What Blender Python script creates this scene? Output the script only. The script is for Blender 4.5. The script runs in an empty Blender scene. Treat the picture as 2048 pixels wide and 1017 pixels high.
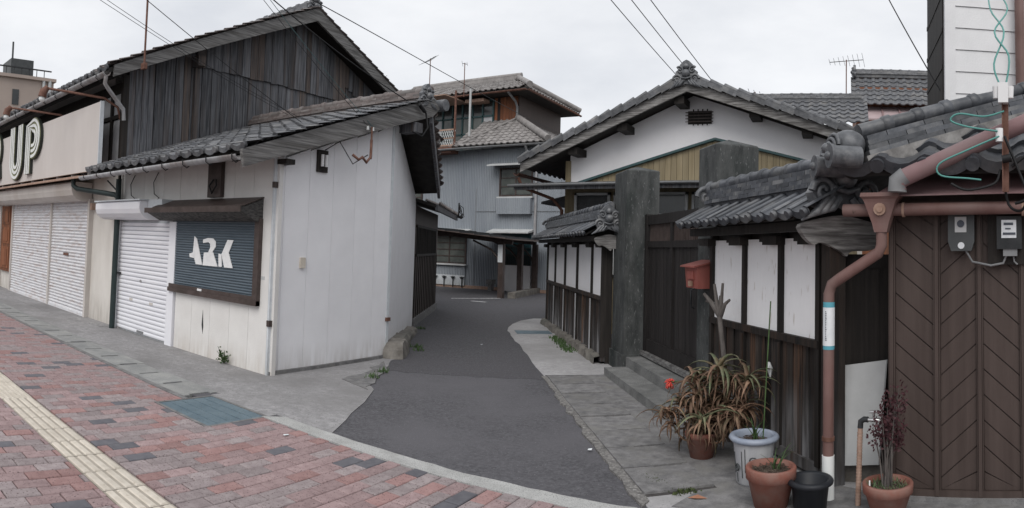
import bpy, math, random
from mathutils import Vector, Matrix
random.seed(7)
SC = bpy.context.scene
COL = SC.collection
# ---------------------------------------------------------------- camera (the photograph is a stitched cylindrical panorama)
# World axes: X runs along the street (to the right), Y away from it into the alley, Z up; the camera stands at X = Y = 0.
FPX, EQ, EYE = 1300.0, 440.07, 1.6
ROT = Matrix(((0.87875483, -0.47725413, -0.00429413), (0.47639245, 0.87764366, -0.05283779), (0.02898577, 0.04438577, 0.99859388)))
cd = bpy.data.cameras.new('camera')
cd.type = 'PANO'; cd.panorama_type = 'CENTRAL_CYLINDRICAL'
cd.central_cylindrical_range_u_min = -1024 / FPX; cd.central_cylindrical_range_u_max = 1024 / FPX
cd.central_cylindrical_range_v_min = -(1017 - EQ) / FPX; cd.central_cylindrical_range_v_max = EQ / FPX
cd.central_cylindrical_radius = 1.0
cd.clip_start = 0.05; cd.clip_end = 1000
cam = bpy.data.objects.new('camera', cd); COL.objects.link(cam)
m3 = Matrix((ROT.col[0], ROT.col[2], -ROT.col[1])).transposed()
cam.matrix_world = Matrix.Translation((0, 0, EYE)) @ m3.to_4x4()
SC.camera = cam
# ---------------------------------------------------------------- overcast sky, soft sun
wd = bpy.data.worlds.new('World'); SC.world = wd; wd.use_nodes = True
nt = wd.node_tree; nt.nodes.clear()
def wn(t): return nt.nodes.new(t)
wo = wn('ShaderNodeOutputWorld'); bg = wn('ShaderNodeBackground'); bg.inputs['Strength'].default_value = 1.0
sky = wn('ShaderNodeTexSky'); sky.sky_type = 'NISHITA'; sky.sun_disc = False
SUN_EL, SUN_AZ = math.radians(48), math.radians(166)
sky.sun_elevation = SUN_EL; sky.sun_rotation = SUN_AZ
sk = wn('ShaderNodeVectorMath'); sk.operation = 'SCALE'; sk.inputs[3].default_value = 0.1
nt.links.new(sky.outputs[0], sk.inputs[0])
tc = wn('ShaderNodeTexCoord'); mp = wn('ShaderNodeMapping'); mp.inputs['Scale'].default_value = (1.6, 1.6, 4.2)
nz = wn('ShaderNodeTexNoise'); nz.inputs['Scale'].default_value = 1.5; nz.inputs['Detail'].default_value = 7; nz.inputs['Roughness'].default_value = .55
rp = wn('ShaderNodeValToRGB'); rp.color_ramp.elements[0].position = .32; rp.color_ramp.elements[0].color = (.64, .66, .70, 1)
rp.color_ramp.elements[1].position = .66; rp.color_ramp.elements[1].color = (.835, .845, .865, 1)
nt.links.new(tc.outputs['Generated'], mp.inputs[0]); nt.links.new(mp.outputs[0], nz.inputs['Vector']); nt.links.new(nz.outputs[0], rp.inputs[0])
mx = wn('ShaderNodeMix'); mx.data_type = 'RGBA'; mx.inputs['Factor'].default_value = .06
nt.links.new(rp.outputs[0], mx.inputs['A']); nt.links.new(sk.outputs[0], mx.inputs['B'])
nt.links.new(mx.outputs['Result'], bg.inputs['Color']); nt.links.new(bg.outputs[0], wo.inputs[0])
sl = bpy.data.lights.new('sun', 'SUN'); sl.energy = 1.5; sl.angle = math.radians(45); sl.color = (1, .97, .93)
so = bpy.data.objects.new('sun', sl); COL.objects.link(so)
so.rotation_euler = (math.radians(90) - SUN_EL, 0, math.radians(180) - SUN_AZ)
vs = SC.view_settings; vs.view_transform = 'Standard'; vs.look = 'None'; vs.exposure = 0.22; vs.gamma = 1.0; vs.use_curve_mapping = False
# ---------------------------------------------------------------- materials
MATS = {}
def M(name, c1, c2=None, scale=6., rough=.8, bump=.0, bscale=None, rnd=.0, st=(1, 1, 1), speck=None, sscale=200., samt=.5, metal=0., c3=None, dirt=None, lo=.35, hi=.65, detail=6., spec=.3, big=None):
    """procedural surface: two tones mixed by stretched noise in world space, per-object value shift, optional specks, third tone in blotches and dirt near the ground"""
    m = bpy.data.materials.new(name); m.use_nodes = True; t = m.node_tree; N = t.nodes; L = t.links
    b = N['Principled BSDF']; b.inputs['Roughness'].default_value = rough; b.inputs['Metallic'].default_value = metal
    b.inputs['Specular IOR Level'].default_value = spec
    g = N.new('ShaderNodeNewGeometry'); oi = N.new('ShaderNodeObjectInfo')
    vm = N.new('ShaderNodeVectorMath'); vm.operation = 'MULTIPLY'; vm.inputs[1].default_value = st
    L.new(g.outputs['Position'], vm.inputs[0])
    va = N.new('ShaderNodeVectorMath'); va.operation = 'ADD'; L.new(vm.outputs[0], va.inputs[0])
    if rnd > 0:
        ms = N.new('ShaderNodeMath'); ms.operation = 'MULTIPLY'; ms.inputs[1].default_value = 37.; L.new(oi.outputs['Random'], ms.inputs[0]); L.new(ms.outputs[0], va.inputs[1])
    else: va.inputs[1].default_value = (3.1, 1.7, .4)
    vec = va.outputs[0]
    def noise(sc, det=detail):
        n = N.new('ShaderNodeTexNoise'); n.inputs['Scale'].default_value = sc; n.inputs['Detail'].default_value = det; n.inputs['Roughness'].default_value = .6
        L.new(vec, n.inputs['Vector']); return n.outputs[0]
    def ramp(v, a, bb, c0=(0, 0, 0, 1), c1_=(1, 1, 1, 1)):
        r = N.new('ShaderNodeValToRGB'); r.color_ramp.elements[0].position = a; r.color_ramp.elements[1].position = bb
        r.color_ramp.elements[0].color = c0; r.color_ramp.elements[1].color = c1_; L.new(v, r.inputs[0]); return r.outputs[0]
    def mix(f, a, bb):
        x = N.new('ShaderNodeMix'); x.data_type = 'RGBA'
        if isinstance(f, float): x.inputs['Factor'].default_value = f
        else: L.new(f, x.inputs['Factor'])
        for k, v in (('A', a), ('B', bb)):
            if isinstance(v, tuple): x.inputs[k].default_value = v
            else: L.new(v, x.inputs[k])
        return x.outputs['Result']
    q = lambda c: (c[0], c[1], c[2], 1)
    col = q(c1)
    if c2: col = mix(ramp(noise(scale), lo, hi), q(c1), q(c2))
    if c3: col = mix(ramp(noise(scale * .31), .5, .72), col, q(c3))
    if big: col = mix(ramp(noise(big[1], 4.), .42, .68), col, q(big[0]))
    if speck: col = mix(ramp(noise(sscale, 2.), samt, samt + .08), col, q(speck))
    if dirt:
        sp = N.new('ShaderNodeSeparateXYZ'); L.new(g.outputs['Position'], sp.inputs[0])
        mr = N.new('ShaderNodeMapRange'); mr.inputs['From Min'].default_value = dirt[1]; mr.inputs['From Max'].default_value = 0.; L.new(sp.outputs['Z'], mr.inputs['Value'])
        v2 = N.new('ShaderNodeVectorMath'); v2.operation = 'MULTIPLY'; v2.inputs[1].default_value = (9, 9, 1.2); L.new(g.outputs['Position'], v2.inputs[0])
        nn = N.new('ShaderNodeTexNoise'); nn.inputs['Scale'].default_value = 1.6; nn.inputs['Detail'].default_value = 5; L.new(v2.outputs[0], nn.inputs['Vector'])
        mm = N.new('ShaderNodeMath'); mm.operation = 'MULTIPLY'; L.new(mr.outputs[0], mm.inputs[0]); L.new(ramp(nn.outputs[0], .3, .65), mm.inputs[1])
        m2 = N.new('ShaderNodeMath'); m2.operation = 'MULTIPLY'; m2.inputs[1].default_value = dirt[2]; L.new(mm.outputs[0], m2.inputs[0])
        col = mix(m2.outputs[0], col, q(dirt[0]))
    if rnd > 0:
        hs = N.new('ShaderNodeHueSaturation'); mr = N.new('ShaderNodeMapRange'); mr.inputs['To Min'].default_value = 1 - rnd; mr.inputs['To Max'].default_value = 1 + rnd
        L.new(oi.outputs['Random'], mr.inputs['Value']); L.new(mr.outputs[0], hs.inputs['Value'])
        if isinstance(col, tuple): hs.inputs['Color'].default_value = col
        else: L.new(col, hs.inputs['Color'])
        col = hs.outputs[0]
    if isinstance(col, tuple): b.inputs['Base Color'].default_value = col
    else: L.new(col, b.inputs['Base Color'])
    if bump > 0:
        bp = N.new('ShaderNodeBump'); bp.inputs['Strength'].default_value = bump; bp.inputs['Distance'].default_value = .01
        L.new(noise(bscale or scale * 3), bp.inputs['Height']); L.new(bp.outputs[0], b.inputs['Normal'])
    MATS[name] = m; return m
V = (1, 1, .06)      # grain running up
M('asphalt', (.060, .059, .065), (.125, .123, .133), 34., .9, .7, 90, speck=(.22, .22, .23), sscale=70, samt=.64, c3=(.082, .08, .088), detail=9., big=((.115, .112, .122), .8))
M('asphalt_old', (.052, .051, .056), (.116, .114, .123), 30., .9, .9, 70, speck=(.2, .2, .21), sscale=60, samt=.63, c3=(.06, .058, .062), detail=9., big=((.085, .082, .09), .7))
M('concrete', (.25, .245, .25), (.36, .352, .355), 14., .9, .5, 60, speck=(.19, .185, .185), sscale=55, samt=.58, c3=(.24, .235, .237), detail=9., big=((.205, .2, .2), .9))
M('pale_concrete', (.33, .325, .33), (.43, .42, .425), 14., .9, .5, 60, speck=(.24, .235, .235), sscale=55, samt=.6, c3=(.30, .295, .295), detail=9., big=((.27, .265, .265), .9))
M('old_concrete', (.13, .128, .13), (.235, .23, .23), 11., .9, .5, 60, speck=(.11, .11, .11), sscale=120, samt=.6, rnd=.1, c3=(.19, .185, .175))
M('slab', (.23, .235, .235), (.33, .33, .32), 4, .9, .3, 100, speck=(.15, .15, .15), sscale=140, samt=.6, rnd=.08)
M('granite_kerb', (.36, .36, .35), (.46, .46, .45), 6, .85, .3, 120, speck=(.17, .17, .17), sscale=130, samt=.56)
SP = dict(speck=(.09, .06, .06), sscale=75, samt=.6, bump=.25, bscale=120, rnd=.14, rough=.85)
M('paver_red', (.27, .162, .154), (.33, .208, .198), 14, **SP)
M('paver_pink', (.26, .185, .185), (.34, .25, .248), 14, **SP)
M('paver_grey', (.245, .203, .205), (.322, .276, .275), 14, **SP)
M('paver_dark', (.115, .113, .128), (.15, .148, .163), 14, rnd=.14, rough=.85, bump=.2, bscale=120)
M('joint', (.045, .041, .04), (.075, .07, .068), 20, .95)
M('grit', (.10, .097, .094), (.25, .24, .23), 30, .95, .8, 60, speck=(.32, .31, .3), sscale=40, samt=.6)
M('tactile_base', (.31, .277, .232), (.40, .36, .31), 12, .85, .2, 90)
M('tactile', (.50, .452, .385), (.59, .54, .47), 12, .8, .2, 90, rnd=.06, speck=(.3, .24, .18), sscale=60, samt=.66)
M('cover_plate', (.10, .145, .175), (.14, .19, .22), 6, .55, .15, 150, speck=(.07, .09, .10), sscale=60, samt=.6)
M('earth', (.09, .08, .068), (.16, .145, .125), 8, .95, .6, 60)
M('moss', (.04, .06, .02), (.09, .11, .045), 30, .95)
M('white_panel', (.785, .78, .80), (.83, .825, .845), 2.5, .7, .22, 55, rnd=.012, speck=(.22, .2, .18), sscale=9, samt=.8, dirt=((.40, .37, .34), .36, .62))
M('cream_panel', (.66, .645, .625), (.72, .705, .685), 2.5, .75, .25, 60, rnd=.012, dirt=((.46, .41, .36), .32, .65), c3=(.62, .60, .58))
M('trim_grey', (.52, .55, .58), (.62, .65, .67), 8, .6, dirt=((.25, .24, .22), .4, .6))
M('plaster', (.82, .81, .825), (.86, .85, .865), 1.6, .9, .15, 40, c3=(.74, .725, .73))
M('plaster_patched', (.85, .845, .855), (.88, .875, .885), 3, .9, .1, 40, st=(9, 9, 2.6), speck=(.66, .63, .61), sscale=2.2, samt=.62)
M('stucco_dirty', (.56, .53, .49), (.66, .63, .59), 2.5, .9, .2, 60, st=(1, 1, .4), c3=(.47, .43, .39), dirt=((.3, .27, .24), .5, .7))
M('aged_wood', (.05, .052, .058), (.165, .168, .18), 26, .85, .6, 40, st=V, rnd=.28, c3=(.10, .082, .075))
M('aged_wood_brown', (.055, .05, .05), (.14, .11, .095), 26, .85, .6, 40, st=V, rnd=.25, c3=(.10, .10, .105))
M('barge_wood', (.075, .073, .072), (.24, .235, .23), 26, .85, .6, 30, st=(1, .07, 1.7), c3=(.09, .085, .08))
M('carved_wood', (.10, .094, .09), (.34, .33, .32), 16, .85, .7, 30, st=(.25, .25, 3.2), c3=(.07, .065, .062))
M('char_wood', (.011, .010, .010), (.035, .026, .021), 22, .7, .6, 30, st=V, rnd=.4, c3=(.06, .036, .025), dirt=((.15, .15, .155), .6, .8))
M('char_wood_worn', (.014, .013, .013), (.05, .04, .034), 26, .75, .6, 30, st=V, rnd=.3, c3=(.09, .05, .032), dirt=((.36, .36, .37), .68, 1.))
M('char_wood_brown', (.016, .012, .011), (.15, .082, .05), 30, .75, .6, 30, st=V, rnd=.35, c3=(.016, .014, .013), dirt=((.14, .135, .135), .7, .8))
M('bleached_wood', (.30, .30, .31), (.5, .5, .51), 20, .85, .4, 30, st=V)
M('dark_wood', (.013, .011, .010), (.03, .025, .022), 20, .7, .4, 30, st=V, rnd=.2)
M('brown_sheet', (.054, .039, .034), (.078, .058, .051), 14, .6, .15, 30, st=V)
M('tan_board', (.205, .165, .10), (.275, .228, .148), 18, .7, .2, 30, st=V, rnd=.14)
M('rust_wood', (.16, .06, .03), (.25, .10, .05), 14, .7, .3, 30, st=V, rnd=.2, c3=(.06, .04, .03))
M('roof_tile', (.062, .065, .072), (.14, .143, .152), 11, .5, .25, 40, rnd=.3, c3=(.19, .185, .18), spec=.5)
M('roof_tile_dark', (.034, .038, .046), (.08, .085, .096), 9, .4, .3, 30, rnd=.32, c3=(.17, .17, .17), spec=.5)
M('ornament_tile', (.062, .066, .073), (.13, .135, .145), 16, .42, .3, 40, rnd=.05, c3=(.24, .24, .24), spec=.5)
M('roof_tile_brown', (.10, .08, .075), (.16, .14, .135), 8, .55, .25, 40, rnd=.28, c3=(.2, .19, .185))
M('roof_tile_light', (.22, .205, .20), (.31, .295, .285), 5, .6, .15, 30, rnd=.1, c3=(.17, .16, .155))
M('roof_deck', (.03, .028, .027), (.05, .046, .043), 8, .9)
M('mortar', (.16, .155, .15), (.34, .33, .32), 9, .95, .4, 30)
M('shutter_rusty', (.60, .60, .62), (.70, .70, .72), 4, .5, .1, 40, st=(3, 1, 10), c3=(.50, .44, .42), speck=(.24, .11, .07), sscale=5, samt=.66)
M('shutter_white', (.76, .76, .80), (.81, .81, .84), 2, .45, rnd=.01)
M('shutter_blue', (.088, .115, .14), (.115, .143, .168), 3, .5, st=(1, 1, 6))
M('paint_white', (.80, .80, .80), (.70, .70, .71), 18, .6, lo=.5, hi=.75)
M('beige_metal', (.50, .465, .435), (.58, .545, .515), 2.5, .5, st=(1, 1, .5), c3=(.46, .41, .37))
M('gate_wood', (.014, .012, .012), (.03, .026, .025), 20, .65, .4, 30, st=V, rnd=.2)
M('sign_board', (.53, .49, .465), (.59, .55, .525), 1.6, .6, st=(1, 1, .3))
M('olive', (.16, .165, .085), (.19, .195, .11), 6, .5)
M('letter_dark', (.03, .035, .03), None, rough=.5)
M('white_plastic', (.72, .74, .73), (.78, .79, .78), 6, .45)
M('grey_glass', (.34, .345, .36), (.55, .555, .57), 1.6, .35, c3=(.44, .44, .45), spec=.5)
M('dark_glass', (.012, .014, .014), (.03, .034, .034), 2, .12, spec=.6)
M('curtain_glass', (.075, .085, .08), (.12, .13, .12), 2.5, .2, spec=.5)
M('teal_glass', (.02, .055, .065), (.035, .08, .09), 4, .2, spec=.5)
M('dark_metal', (.022, .024, .026), (.04, .042, .044), 10, .5)
M('brown_metal', (.055, .04, .036), (.085, .065, .06), 10, .5, c3=(.045, .035, .03))
M('black_sooty', (.02, .02, .021), (.11, .105, .10), 16, .7, .4, 30, st=(1, 1, 3))
M('gutter_grey', (.30, .30, .31), (.42, .42, .43), 3, .45, c3=(.17, .13, .11), st=(4, 1, 1))
M('gutter_dark', (.16, .165, .17), (.24, .245, .25), 3, .5)
M('green_pipe', (.018, .03, .03), (.03, .045, .045), 4, .45)
M('red_pipe', (.16, .088, .078), (.215, .128, .115), 7, .5, st=(1, 1, .4), c3=(.125, .072, .062), big=((.20, .135, .122), 3.), speck=(.09, .06, .05), sscale=22, samt=.68)
M('red_sheet', (.20, .115, .118), (.26, .165, .168), 4, .55, c3=(.17, .10, .10), big=((.24, .17, .17), 3.))
M('pink_sheet', (.34, .26, .265), (.42, .335, .34), 2, .5)
M('rust', (.11, .052, .037), (.19, .10, .075), 14, .75, .2, 60)
M('rust_pale', (.30, .19, .14), (.42, .30, .24), 12, .75)
M('mail_red', (.27, .075, .06), (.35, .115, .095), 5, .6, c3=(.22, .075, .06), st=(1, 1, .4))
M('corrugated', (.275, .30, .33), (.32, .345, .375), 1.2, .5, st=(2, 1, .35), c3=(.225, .25, .285))
M('pale_sheet', (.44, .45, .45), (.54, .55, .55), 3, .5)
M('granite_dark', (.038, .041, .041), (.088, .092, .091), 9, .75, .5, 70, speck=(.15, .155, .155), sscale=48, samt=.63, st=(1, 1, .35), c3=(.022, .028, .027))
M('granite_step', (.12, .122, .12), (.21, .21, .206), 5, .85, .3, 100, speck=(.33, .33, .32), sscale=120, samt=.6, rnd=.08)
M('siding', (.70, .70, .71), (.76, .76, .77), 3, .65, .2, 50)
M('terracotta', (.19, .07, .052), (.26, .108, .08), 7, .8, .1, 60, c3=(.17, .085, .068), big=((.24, .14, .115), 9.))
M('glaze_white', (.36, .365, .38), (.47, .475, .48), 4, .35, st=(3, 3, .3), c3=(.33, .33, .36))
M('glaze_blue', (.22, .255, .32), (.30, .335, .40), 8, .35)
M('black_plastic', (.012, .014, .018), (.02, .022, .027), 8, .5)
M('soil', (.06, .045, .035), (.13, .10, .08), 40, .95, .8, 80)
M('leaf_aloe', (.10, .125, .07), (.19, .19, .115), 20, .5, rnd=.3, c3=(.24, .14, .09))
M('leaf_aloe_dry', (.155, .09, .06), (.27, .17, .115), 24, .6, rnd=.35, c3=(.15, .14, .08))
M('leaf_green', (.04, .08, .025), (.08, .13, .05), 12, .5, rnd=.2)
M('leaf_purple', (.03, .011, .014), (.065, .022, .026), 20, .6)
M('flower_red', (.55, .06, .05), (.65, .11, .08), 30, .6)
M('bark', (.075, .066, .062), (.155, .14, .13), 22, .9, .5, 40, st=(1, 1, .3))
M('leaf_dead', (.28, .13, .08), (.36, .18, .11), 12, .8)
M('stone', (.12, .11, .098), (.22, .205, .185), 6, .9, .6, 30, rnd=.15, c3=(.13, .13, .115))
M('cable_black', (.012, .012, .013), None, rough=.6)
M('cable_green', (.10, .30, .27), None, rough=.5)
M('porcelain', (.78, .78, .78), None, rough=.25, spec=.5)
M('chrome', (.5, .5, .5), None, rough=.3, metal=.9)
M('far_stucco', (.40, .33, .29), (.46, .38, .33), .5, .9)
M('meter_grey', (.055, .06, .062), (.075, .08, .082), 6, .5)
M('paper', (.74, .76, .78), (.66, .69, .71), 30, .7)
M('tape_blue', (.10, .34, .42), None, rough=.5)
M('ink', (.08, .09, .11), None, rough=.7)
M('teal_paint', (.035, .075, .078), (.05, .095, .10), 8, .5)
M('line_paint', (.62, .62, .62), (.25, .25, .25), 14, .8, lo=.5, hi=.6)
# ---------------------------------------------------------------- mesh helpers
class MB:
    def __init__(s): s.v = []; s.f = []; s.s = []
    def add(s, vs, fs, smooth=False):
        k = len(s.v); s.v += [tuple(p) for p in vs]; s.f += [tuple(i + k for i in f) for f in fs]; s.s += [smooth] * len(fs); return s
    def hexa(s, p): return s.add(p, [(0, 3, 2, 1), (4, 5, 6, 7), (0, 1, 5, 4), (1, 2, 6, 5), (2, 3, 7, 6), (3, 0, 4, 7)])
    def box(s, x0, x1, y0, y1, z0, z1):
        return s.hexa([(x0, y0, z0), (x1, y0, z0), (x1, y1, z0), (x0, y1, z0), (x0, y0, z1), (x1, y0, z1), (x1, y1, z1), (x0, y1, z1)])
    def fbox(s, F, a0, a1, b0, b1, z0, z1):   # box in a wall's own frame F(along, out, z)
        return s.hexa([F(a0, b0, z0), F(a1, b0, z0), F(a1, b1, z0), F(a0, b1, z0), F(a0, b0, z1), F(a1, b0, z1), F(a1, b1, z1), F(a0, b1, z1)])
    def prism(s, poly, ext):
        n = len(poly); e = Vector(ext); a = [Vector(p) for p in poly]; b = [p + e for p in a]
        return s.add(a + b, [tuple(range(n))[::-1], tuple(range(n, 2 * n))] + [(i, (i + 1) % n, n + (i + 1) % n, n + i) for i in range(n)])
    def beam(s, p, q, w, h, up=(0, 0, 1)):
        p = Vector(p); q = Vector(q); d = (q - p).normalized(); u = Vector(up); sd = d.cross(u).normalized(); u = sd.cross(d)
        a = sd * w / 2; b = u * h / 2
        return s.hexa([p - a - b, p + a - b, p + a + b, p - a + b, q - a - b, q + a - b, q + a + b, q - a + b])
    def tube(s, pts, r, n=8, caps=True, smooth=True):
        P = [Vector(p) for p in pts]; R = r if isinstance(r, (list, tuple)) else [r] * len(P); vs = []; u = None
        for i, p in enumerate(P):
            d = (P[min(i + 1, len(P) - 1)] - P[max(i - 1, 0)])
            d = d.normalized() if d.length > 1e-9 else Vector((0, 0, 1))
            if u is None: u = d.orthogonal().normalized()
            else:
                u = u - d * u.dot(d); u = u.normalized() if u.length > 1e-6 else d.orthogonal().normalized()
            w = d.cross(u)
            vs += [p + (u * math.cos(2 * math.pi * k / n) + w * math.sin(2 * math.pi * k / n)) * R[i] for k in range(n)]
        fs = [(i * n + k, i * n + (k + 1) % n, (i + 1) * n + (k + 1) % n, (i + 1) * n + k) for i in range(len(P) - 1) for k in range(n)]
        s.add(vs, fs, smooth)
        if caps: s.add(vs[:n], [tuple(range(n))[::-1]]); s.add(vs[-n:], [tuple(range(n))])
        return s
    def lathe(s, prof, c, n=20, smooth=True):
        vs = [(c[0] + r * math.cos(2 * math.pi * k / n), c[1] + r * math.sin(2 * math.pi * k / n), c[2] + z) for r, z in prof for k in range(n)]
        return s.add(vs, [(i * n + k, i * n + (k + 1) % n, (i + 1) * n + (k + 1) % n, (i + 1) * n + k) for i in range(len(prof) - 1) for k in range(n)], smooth)
    def ball(s, c, r, n=10, m=6, sq=(1, 1, 1)):
        prof = [(max(1e-4, math.sin(math.pi * i / m)) , -math.cos(math.pi * i / m)) for i in range(m + 1)]
        vs = [(c[0] + r * sq[0] * a * math.cos(2 * math.pi * k / n), c[1] + r * sq[1] * a * math.sin(2 * math.pi * k / n), c[2] + r * sq[2] * z) for a, z in prof for k in range(n)]
        return s.add(vs, [(i * n + k, i * n + (k + 1) % n, (i + 1) * n + (k + 1) % n, (i + 1) * n + k) for i in range(m) for k in range(n)], True)
    def spiral(s, c, ax, ay, r0, r1, turns, th, n=18, nn=6, a0=0.):
        c = Vector(c); ax = Vector(ax); ay = Vector(ay)
        pts = []
        for i in range(n + 1):
            t = i / n; a = a0 + turns * 2 * math.pi * t; r = r0 + (r1 - r0) * t
            pts.append(c + ax * (r * math.cos(a)) + ay * (r * math.sin(a)))
        return s.tube(pts, [th * (1 - .45 * i / n) for i in range(n + 1)], nn)
def mesh(name, mb, mats):
    me = bpy.data.meshes.new(name); me.from_pydata([tuple(v) for v in mb.v], [], mb.f)
    me.polygons.foreach_set('use_smooth', mb.s)
    for m in (mats if isinstance(mats, (list, tuple)) else [mats]): me.materials.append(MATS[m])
    me.update(); return me
def place(o, parent):
    COL.objects.link(o)
    if parent is not None:
        o.parent = parent; o.matrix_parent_inverse = ROOTS.get(parent.name, Matrix()).inverted()
ROOTS = {}
def ob(name, mb, mat, parent=None, **kw):
    """one mesh object, its origin moved to the middle of its own geometry"""
    n = len(mb.v); lo = [min(v[i] for v in mb.v) for i in range(3)]; hi = [max(v[i] for v in mb.v) for i in range(3)]
    c = [(lo[i] + hi[i]) / 2 for i in range(3)]
    if parent is None: c[2] = lo[2]
    mb.v = [(v[0] - c[0], v[1] - c[1], v[2] - c[2]) for v in mb.v]
    o = bpy.data.objects.new(name, mesh(name, mb, mat)); o.location = c; place(o, parent)
    ROOTS[o.name] = Matrix.Translation(c) if parent is None else ROOTS.get(parent.name, Matrix()) .copy()
    if parent is not None: ROOTS[o.name] = Matrix.Translation(c)
    for k, v in kw.items(): o[k] = v
    return o
def inst(name, me, mw, parent):
    """an object on shared mesh data at world matrix mw"""
    o = bpy.data.objects.new(name, me); place(o, parent); o.matrix_basis = mw
    return o
def thing(name, label, cat, loc, group=None):
    o = bpy.data.objects.new(name, None); o.empty_display_size = .2; o.location = loc; COL.objects.link(o); ROOTS[o.name] = Matrix.Translation(loc)
    o['label'] = label; o['category'] = cat
    if group: o['group'] = group
    return o
def tag(o, label, cat, group=None):
    o['label'] = label; o['category'] = cat
    if group: o['group'] = group
    return o
def basis(o, x, y, z=None):
    x = Vector(x).normalized(); y = Vector(y); z = x.cross(y).normalized(); y = z.cross(x)
    return Matrix(((x.x, y.x, z.x, o[0]), (x.y, y.y, z.y, o[1]), (x.z, y.z, z.z, o[2]), (0, 0, 0, 1)))
_rinv = ROT.transposed()
def pix(p):
    u = _rinv @ (Vector(p) - Vector((0, 0, EYE))); return 1024 + FPX * math.atan2(u.x, u.y), EQ - FPX * u.z / math.hypot(u.x, u.y)
def seen(p, mg=40):
    x, y = pix(p); return -mg < x < 2048 + mg and -mg < y < 1017 + mg
J = lambda a: random.uniform(-a, a)
# ---------------------------------------------------------------- roof tile meshes (x across, y up the slope, z out of the roof)
TP = [(0, .55), (.07, .25), (.18, -.12), (.36, -.38), (.55, -.28), (.7, .12), (.8, .55), (.9, .78), (1.0, .62), (1.06, .45)]
def tile_mesh(name, w, l, amp, th, mat, over=.05):
    mb = MB(); n = len(TP)
    f = [(x * w, 0, z * amp + th) for x, z in TP]; b = [(x * w, l + over, z * amp) for x, z in TP]; d = [(x * w, 0.004, z * amp - th * .35) for x, z in TP]
    mb.add(f + b, [(i, i + 1, n + i + 1, n + i) for i in range(n - 1)], True)
    mb.add(f + d, [(i + 1, i, n + i, n + i + 1) for i in range(n - 1)])
    return mesh(name, mb, mat)
def eave_disc_tile(name, w, l, amp, th, mat):    # an eave tile with a hanging lip and a round disc on its roll
    mb = MB(); n = len(TP)
    f = [(x * w, 0, z * amp + th) for x, z in TP]; b = [(x * w, l, z * amp) for x, z in TP]; d = [(x * w, -.005, z * amp - th * 1.2) for x, z in TP]
    mb.add(f + b, [(i, i + 1, n + i + 1, n + i) for i in range(n - 1)], True); mb.add(f + d, [(i + 1, i, n + i, n + i + 1) for i in range(n - 1)])
    mb.tube([(w * .88, -.03, amp * .3), (w * .88, .01, amp * .3)], amp * .85, 12)
    return mesh(name, mb, mat)
def lay_tiles(parent, me, o, ux, us, w, ex, cols, rows, keep=None, name='tile', jit=.004, first=None):
    o = Vector(o); ux = Vector(ux).normalized(); us = Vector(us).normalized(); un = ux.cross(us)
    for r in range(rows):
        for c in range(cols):
            p = o + ux * (c * w + J(jit)) + us * (r * ex + J(jit)) + un * J(jit * .6)
            if keep and not keep(p + ux * w / 2 + us * ex / 2): continue
            m = basis(p, ux + us * J(.012) + un * J(.01), us + un * J(.012))
            inst(name, first if (first and r == 0) else me, m, parent)
def tile_sheet(mb, o, ux, us, w, ex, cols, rows, amp, th, keep=None):   # the same tiles joined, for roofs too far off to pick tiles apart
    o = Vector(o); ux = Vector(ux).normalized(); us = Vector(us).normalized(); un = ux.cross(us); n = len(TP[::2])
    T = TP[::2]
    for r in range(rows):
        for c in range(cols):
            p = o + ux * c * w + us * r * ex + un * J(.004)
            if keep and not keep(p + ux * w / 2 + us * ex / 2): continue
            f = [p + ux * x * w + un * (z * amp + th) for x, z in T]; b = [q + us * (ex * 1.12) - un * th for q in f]; d = [q - un * th * 1.3 for q in f]
            mb.add(f + b, [(i, i + 1, n + i + 1, n + i) for i in range(n - 1)], True); mb.add(f + d, [(i + 1, i, n + i, n + i + 1) for i in range(n - 1)])
def onigawara(mb, c, ax, nrm, s):
    """ridge-end ornament: scrolled plate facing nrm, ax to its right, size s"""
    c = Vector(c); ax = Vector(ax).normalized(); nr = Vector(nrm).normalized(); up = Vector((0, 0, 1))
    P = lambda x, y, z=0: c + ax * x * s + up * y * s + nr * z * s
    out = [(-.42, 0), (-.5, .18), (-.4, .34), (-.44, .5), (-.3, .6), (-.26, .78), (-.12, .92), (0, .98), (.12, .92), (.26, .78), (.3, .6), (.44, .5), (.4, .34), (.5, .18), (.42, 0), (.2, -.05), (0, .02), (-.2, -.05)]
    mb.prism([P(x, y, -.12) for x, y in out], nr * .2 * s)
    for sg in (-1, 1):
        mb.spiral(P(sg * .34, .2, .1), ax * sg, up, .19 * s, .03 * s, 1.5, .055 * s)
        mb.spiral(P(sg * .25, .56, .1), ax * sg, up, .15 * s, .03 * s, 1.3, .05 * s, a0=.6)
        for k in range(3):
            mb.tube([P(sg * (.1 + .1 * k), .12, .12), P(sg * (.22 + .13 * k), -.02 - .03 * k, .14), P(sg * (.4 + .14 * k), -.1 - .05 * k, .08)], [.05 * s, .06 * s, .015 * s], 6)
    mb.ball(P(0, .42, .12), .17 * s, 12, 8); mb.ball(P(0, .7, .1), .12 * s, 10, 6)
    for k in range(9):
        a = math.pi * (.05 + .9 * k / 8); mb.ball(P(.27 * math.cos(a), .44 + .26 * math.sin(a), .1), .04 * s, 6, 4)
    mb.tube([P(-.2, .26, .12), P(0, .2, .18), P(.2, .26, .12)], .04 * s, 6)
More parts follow.
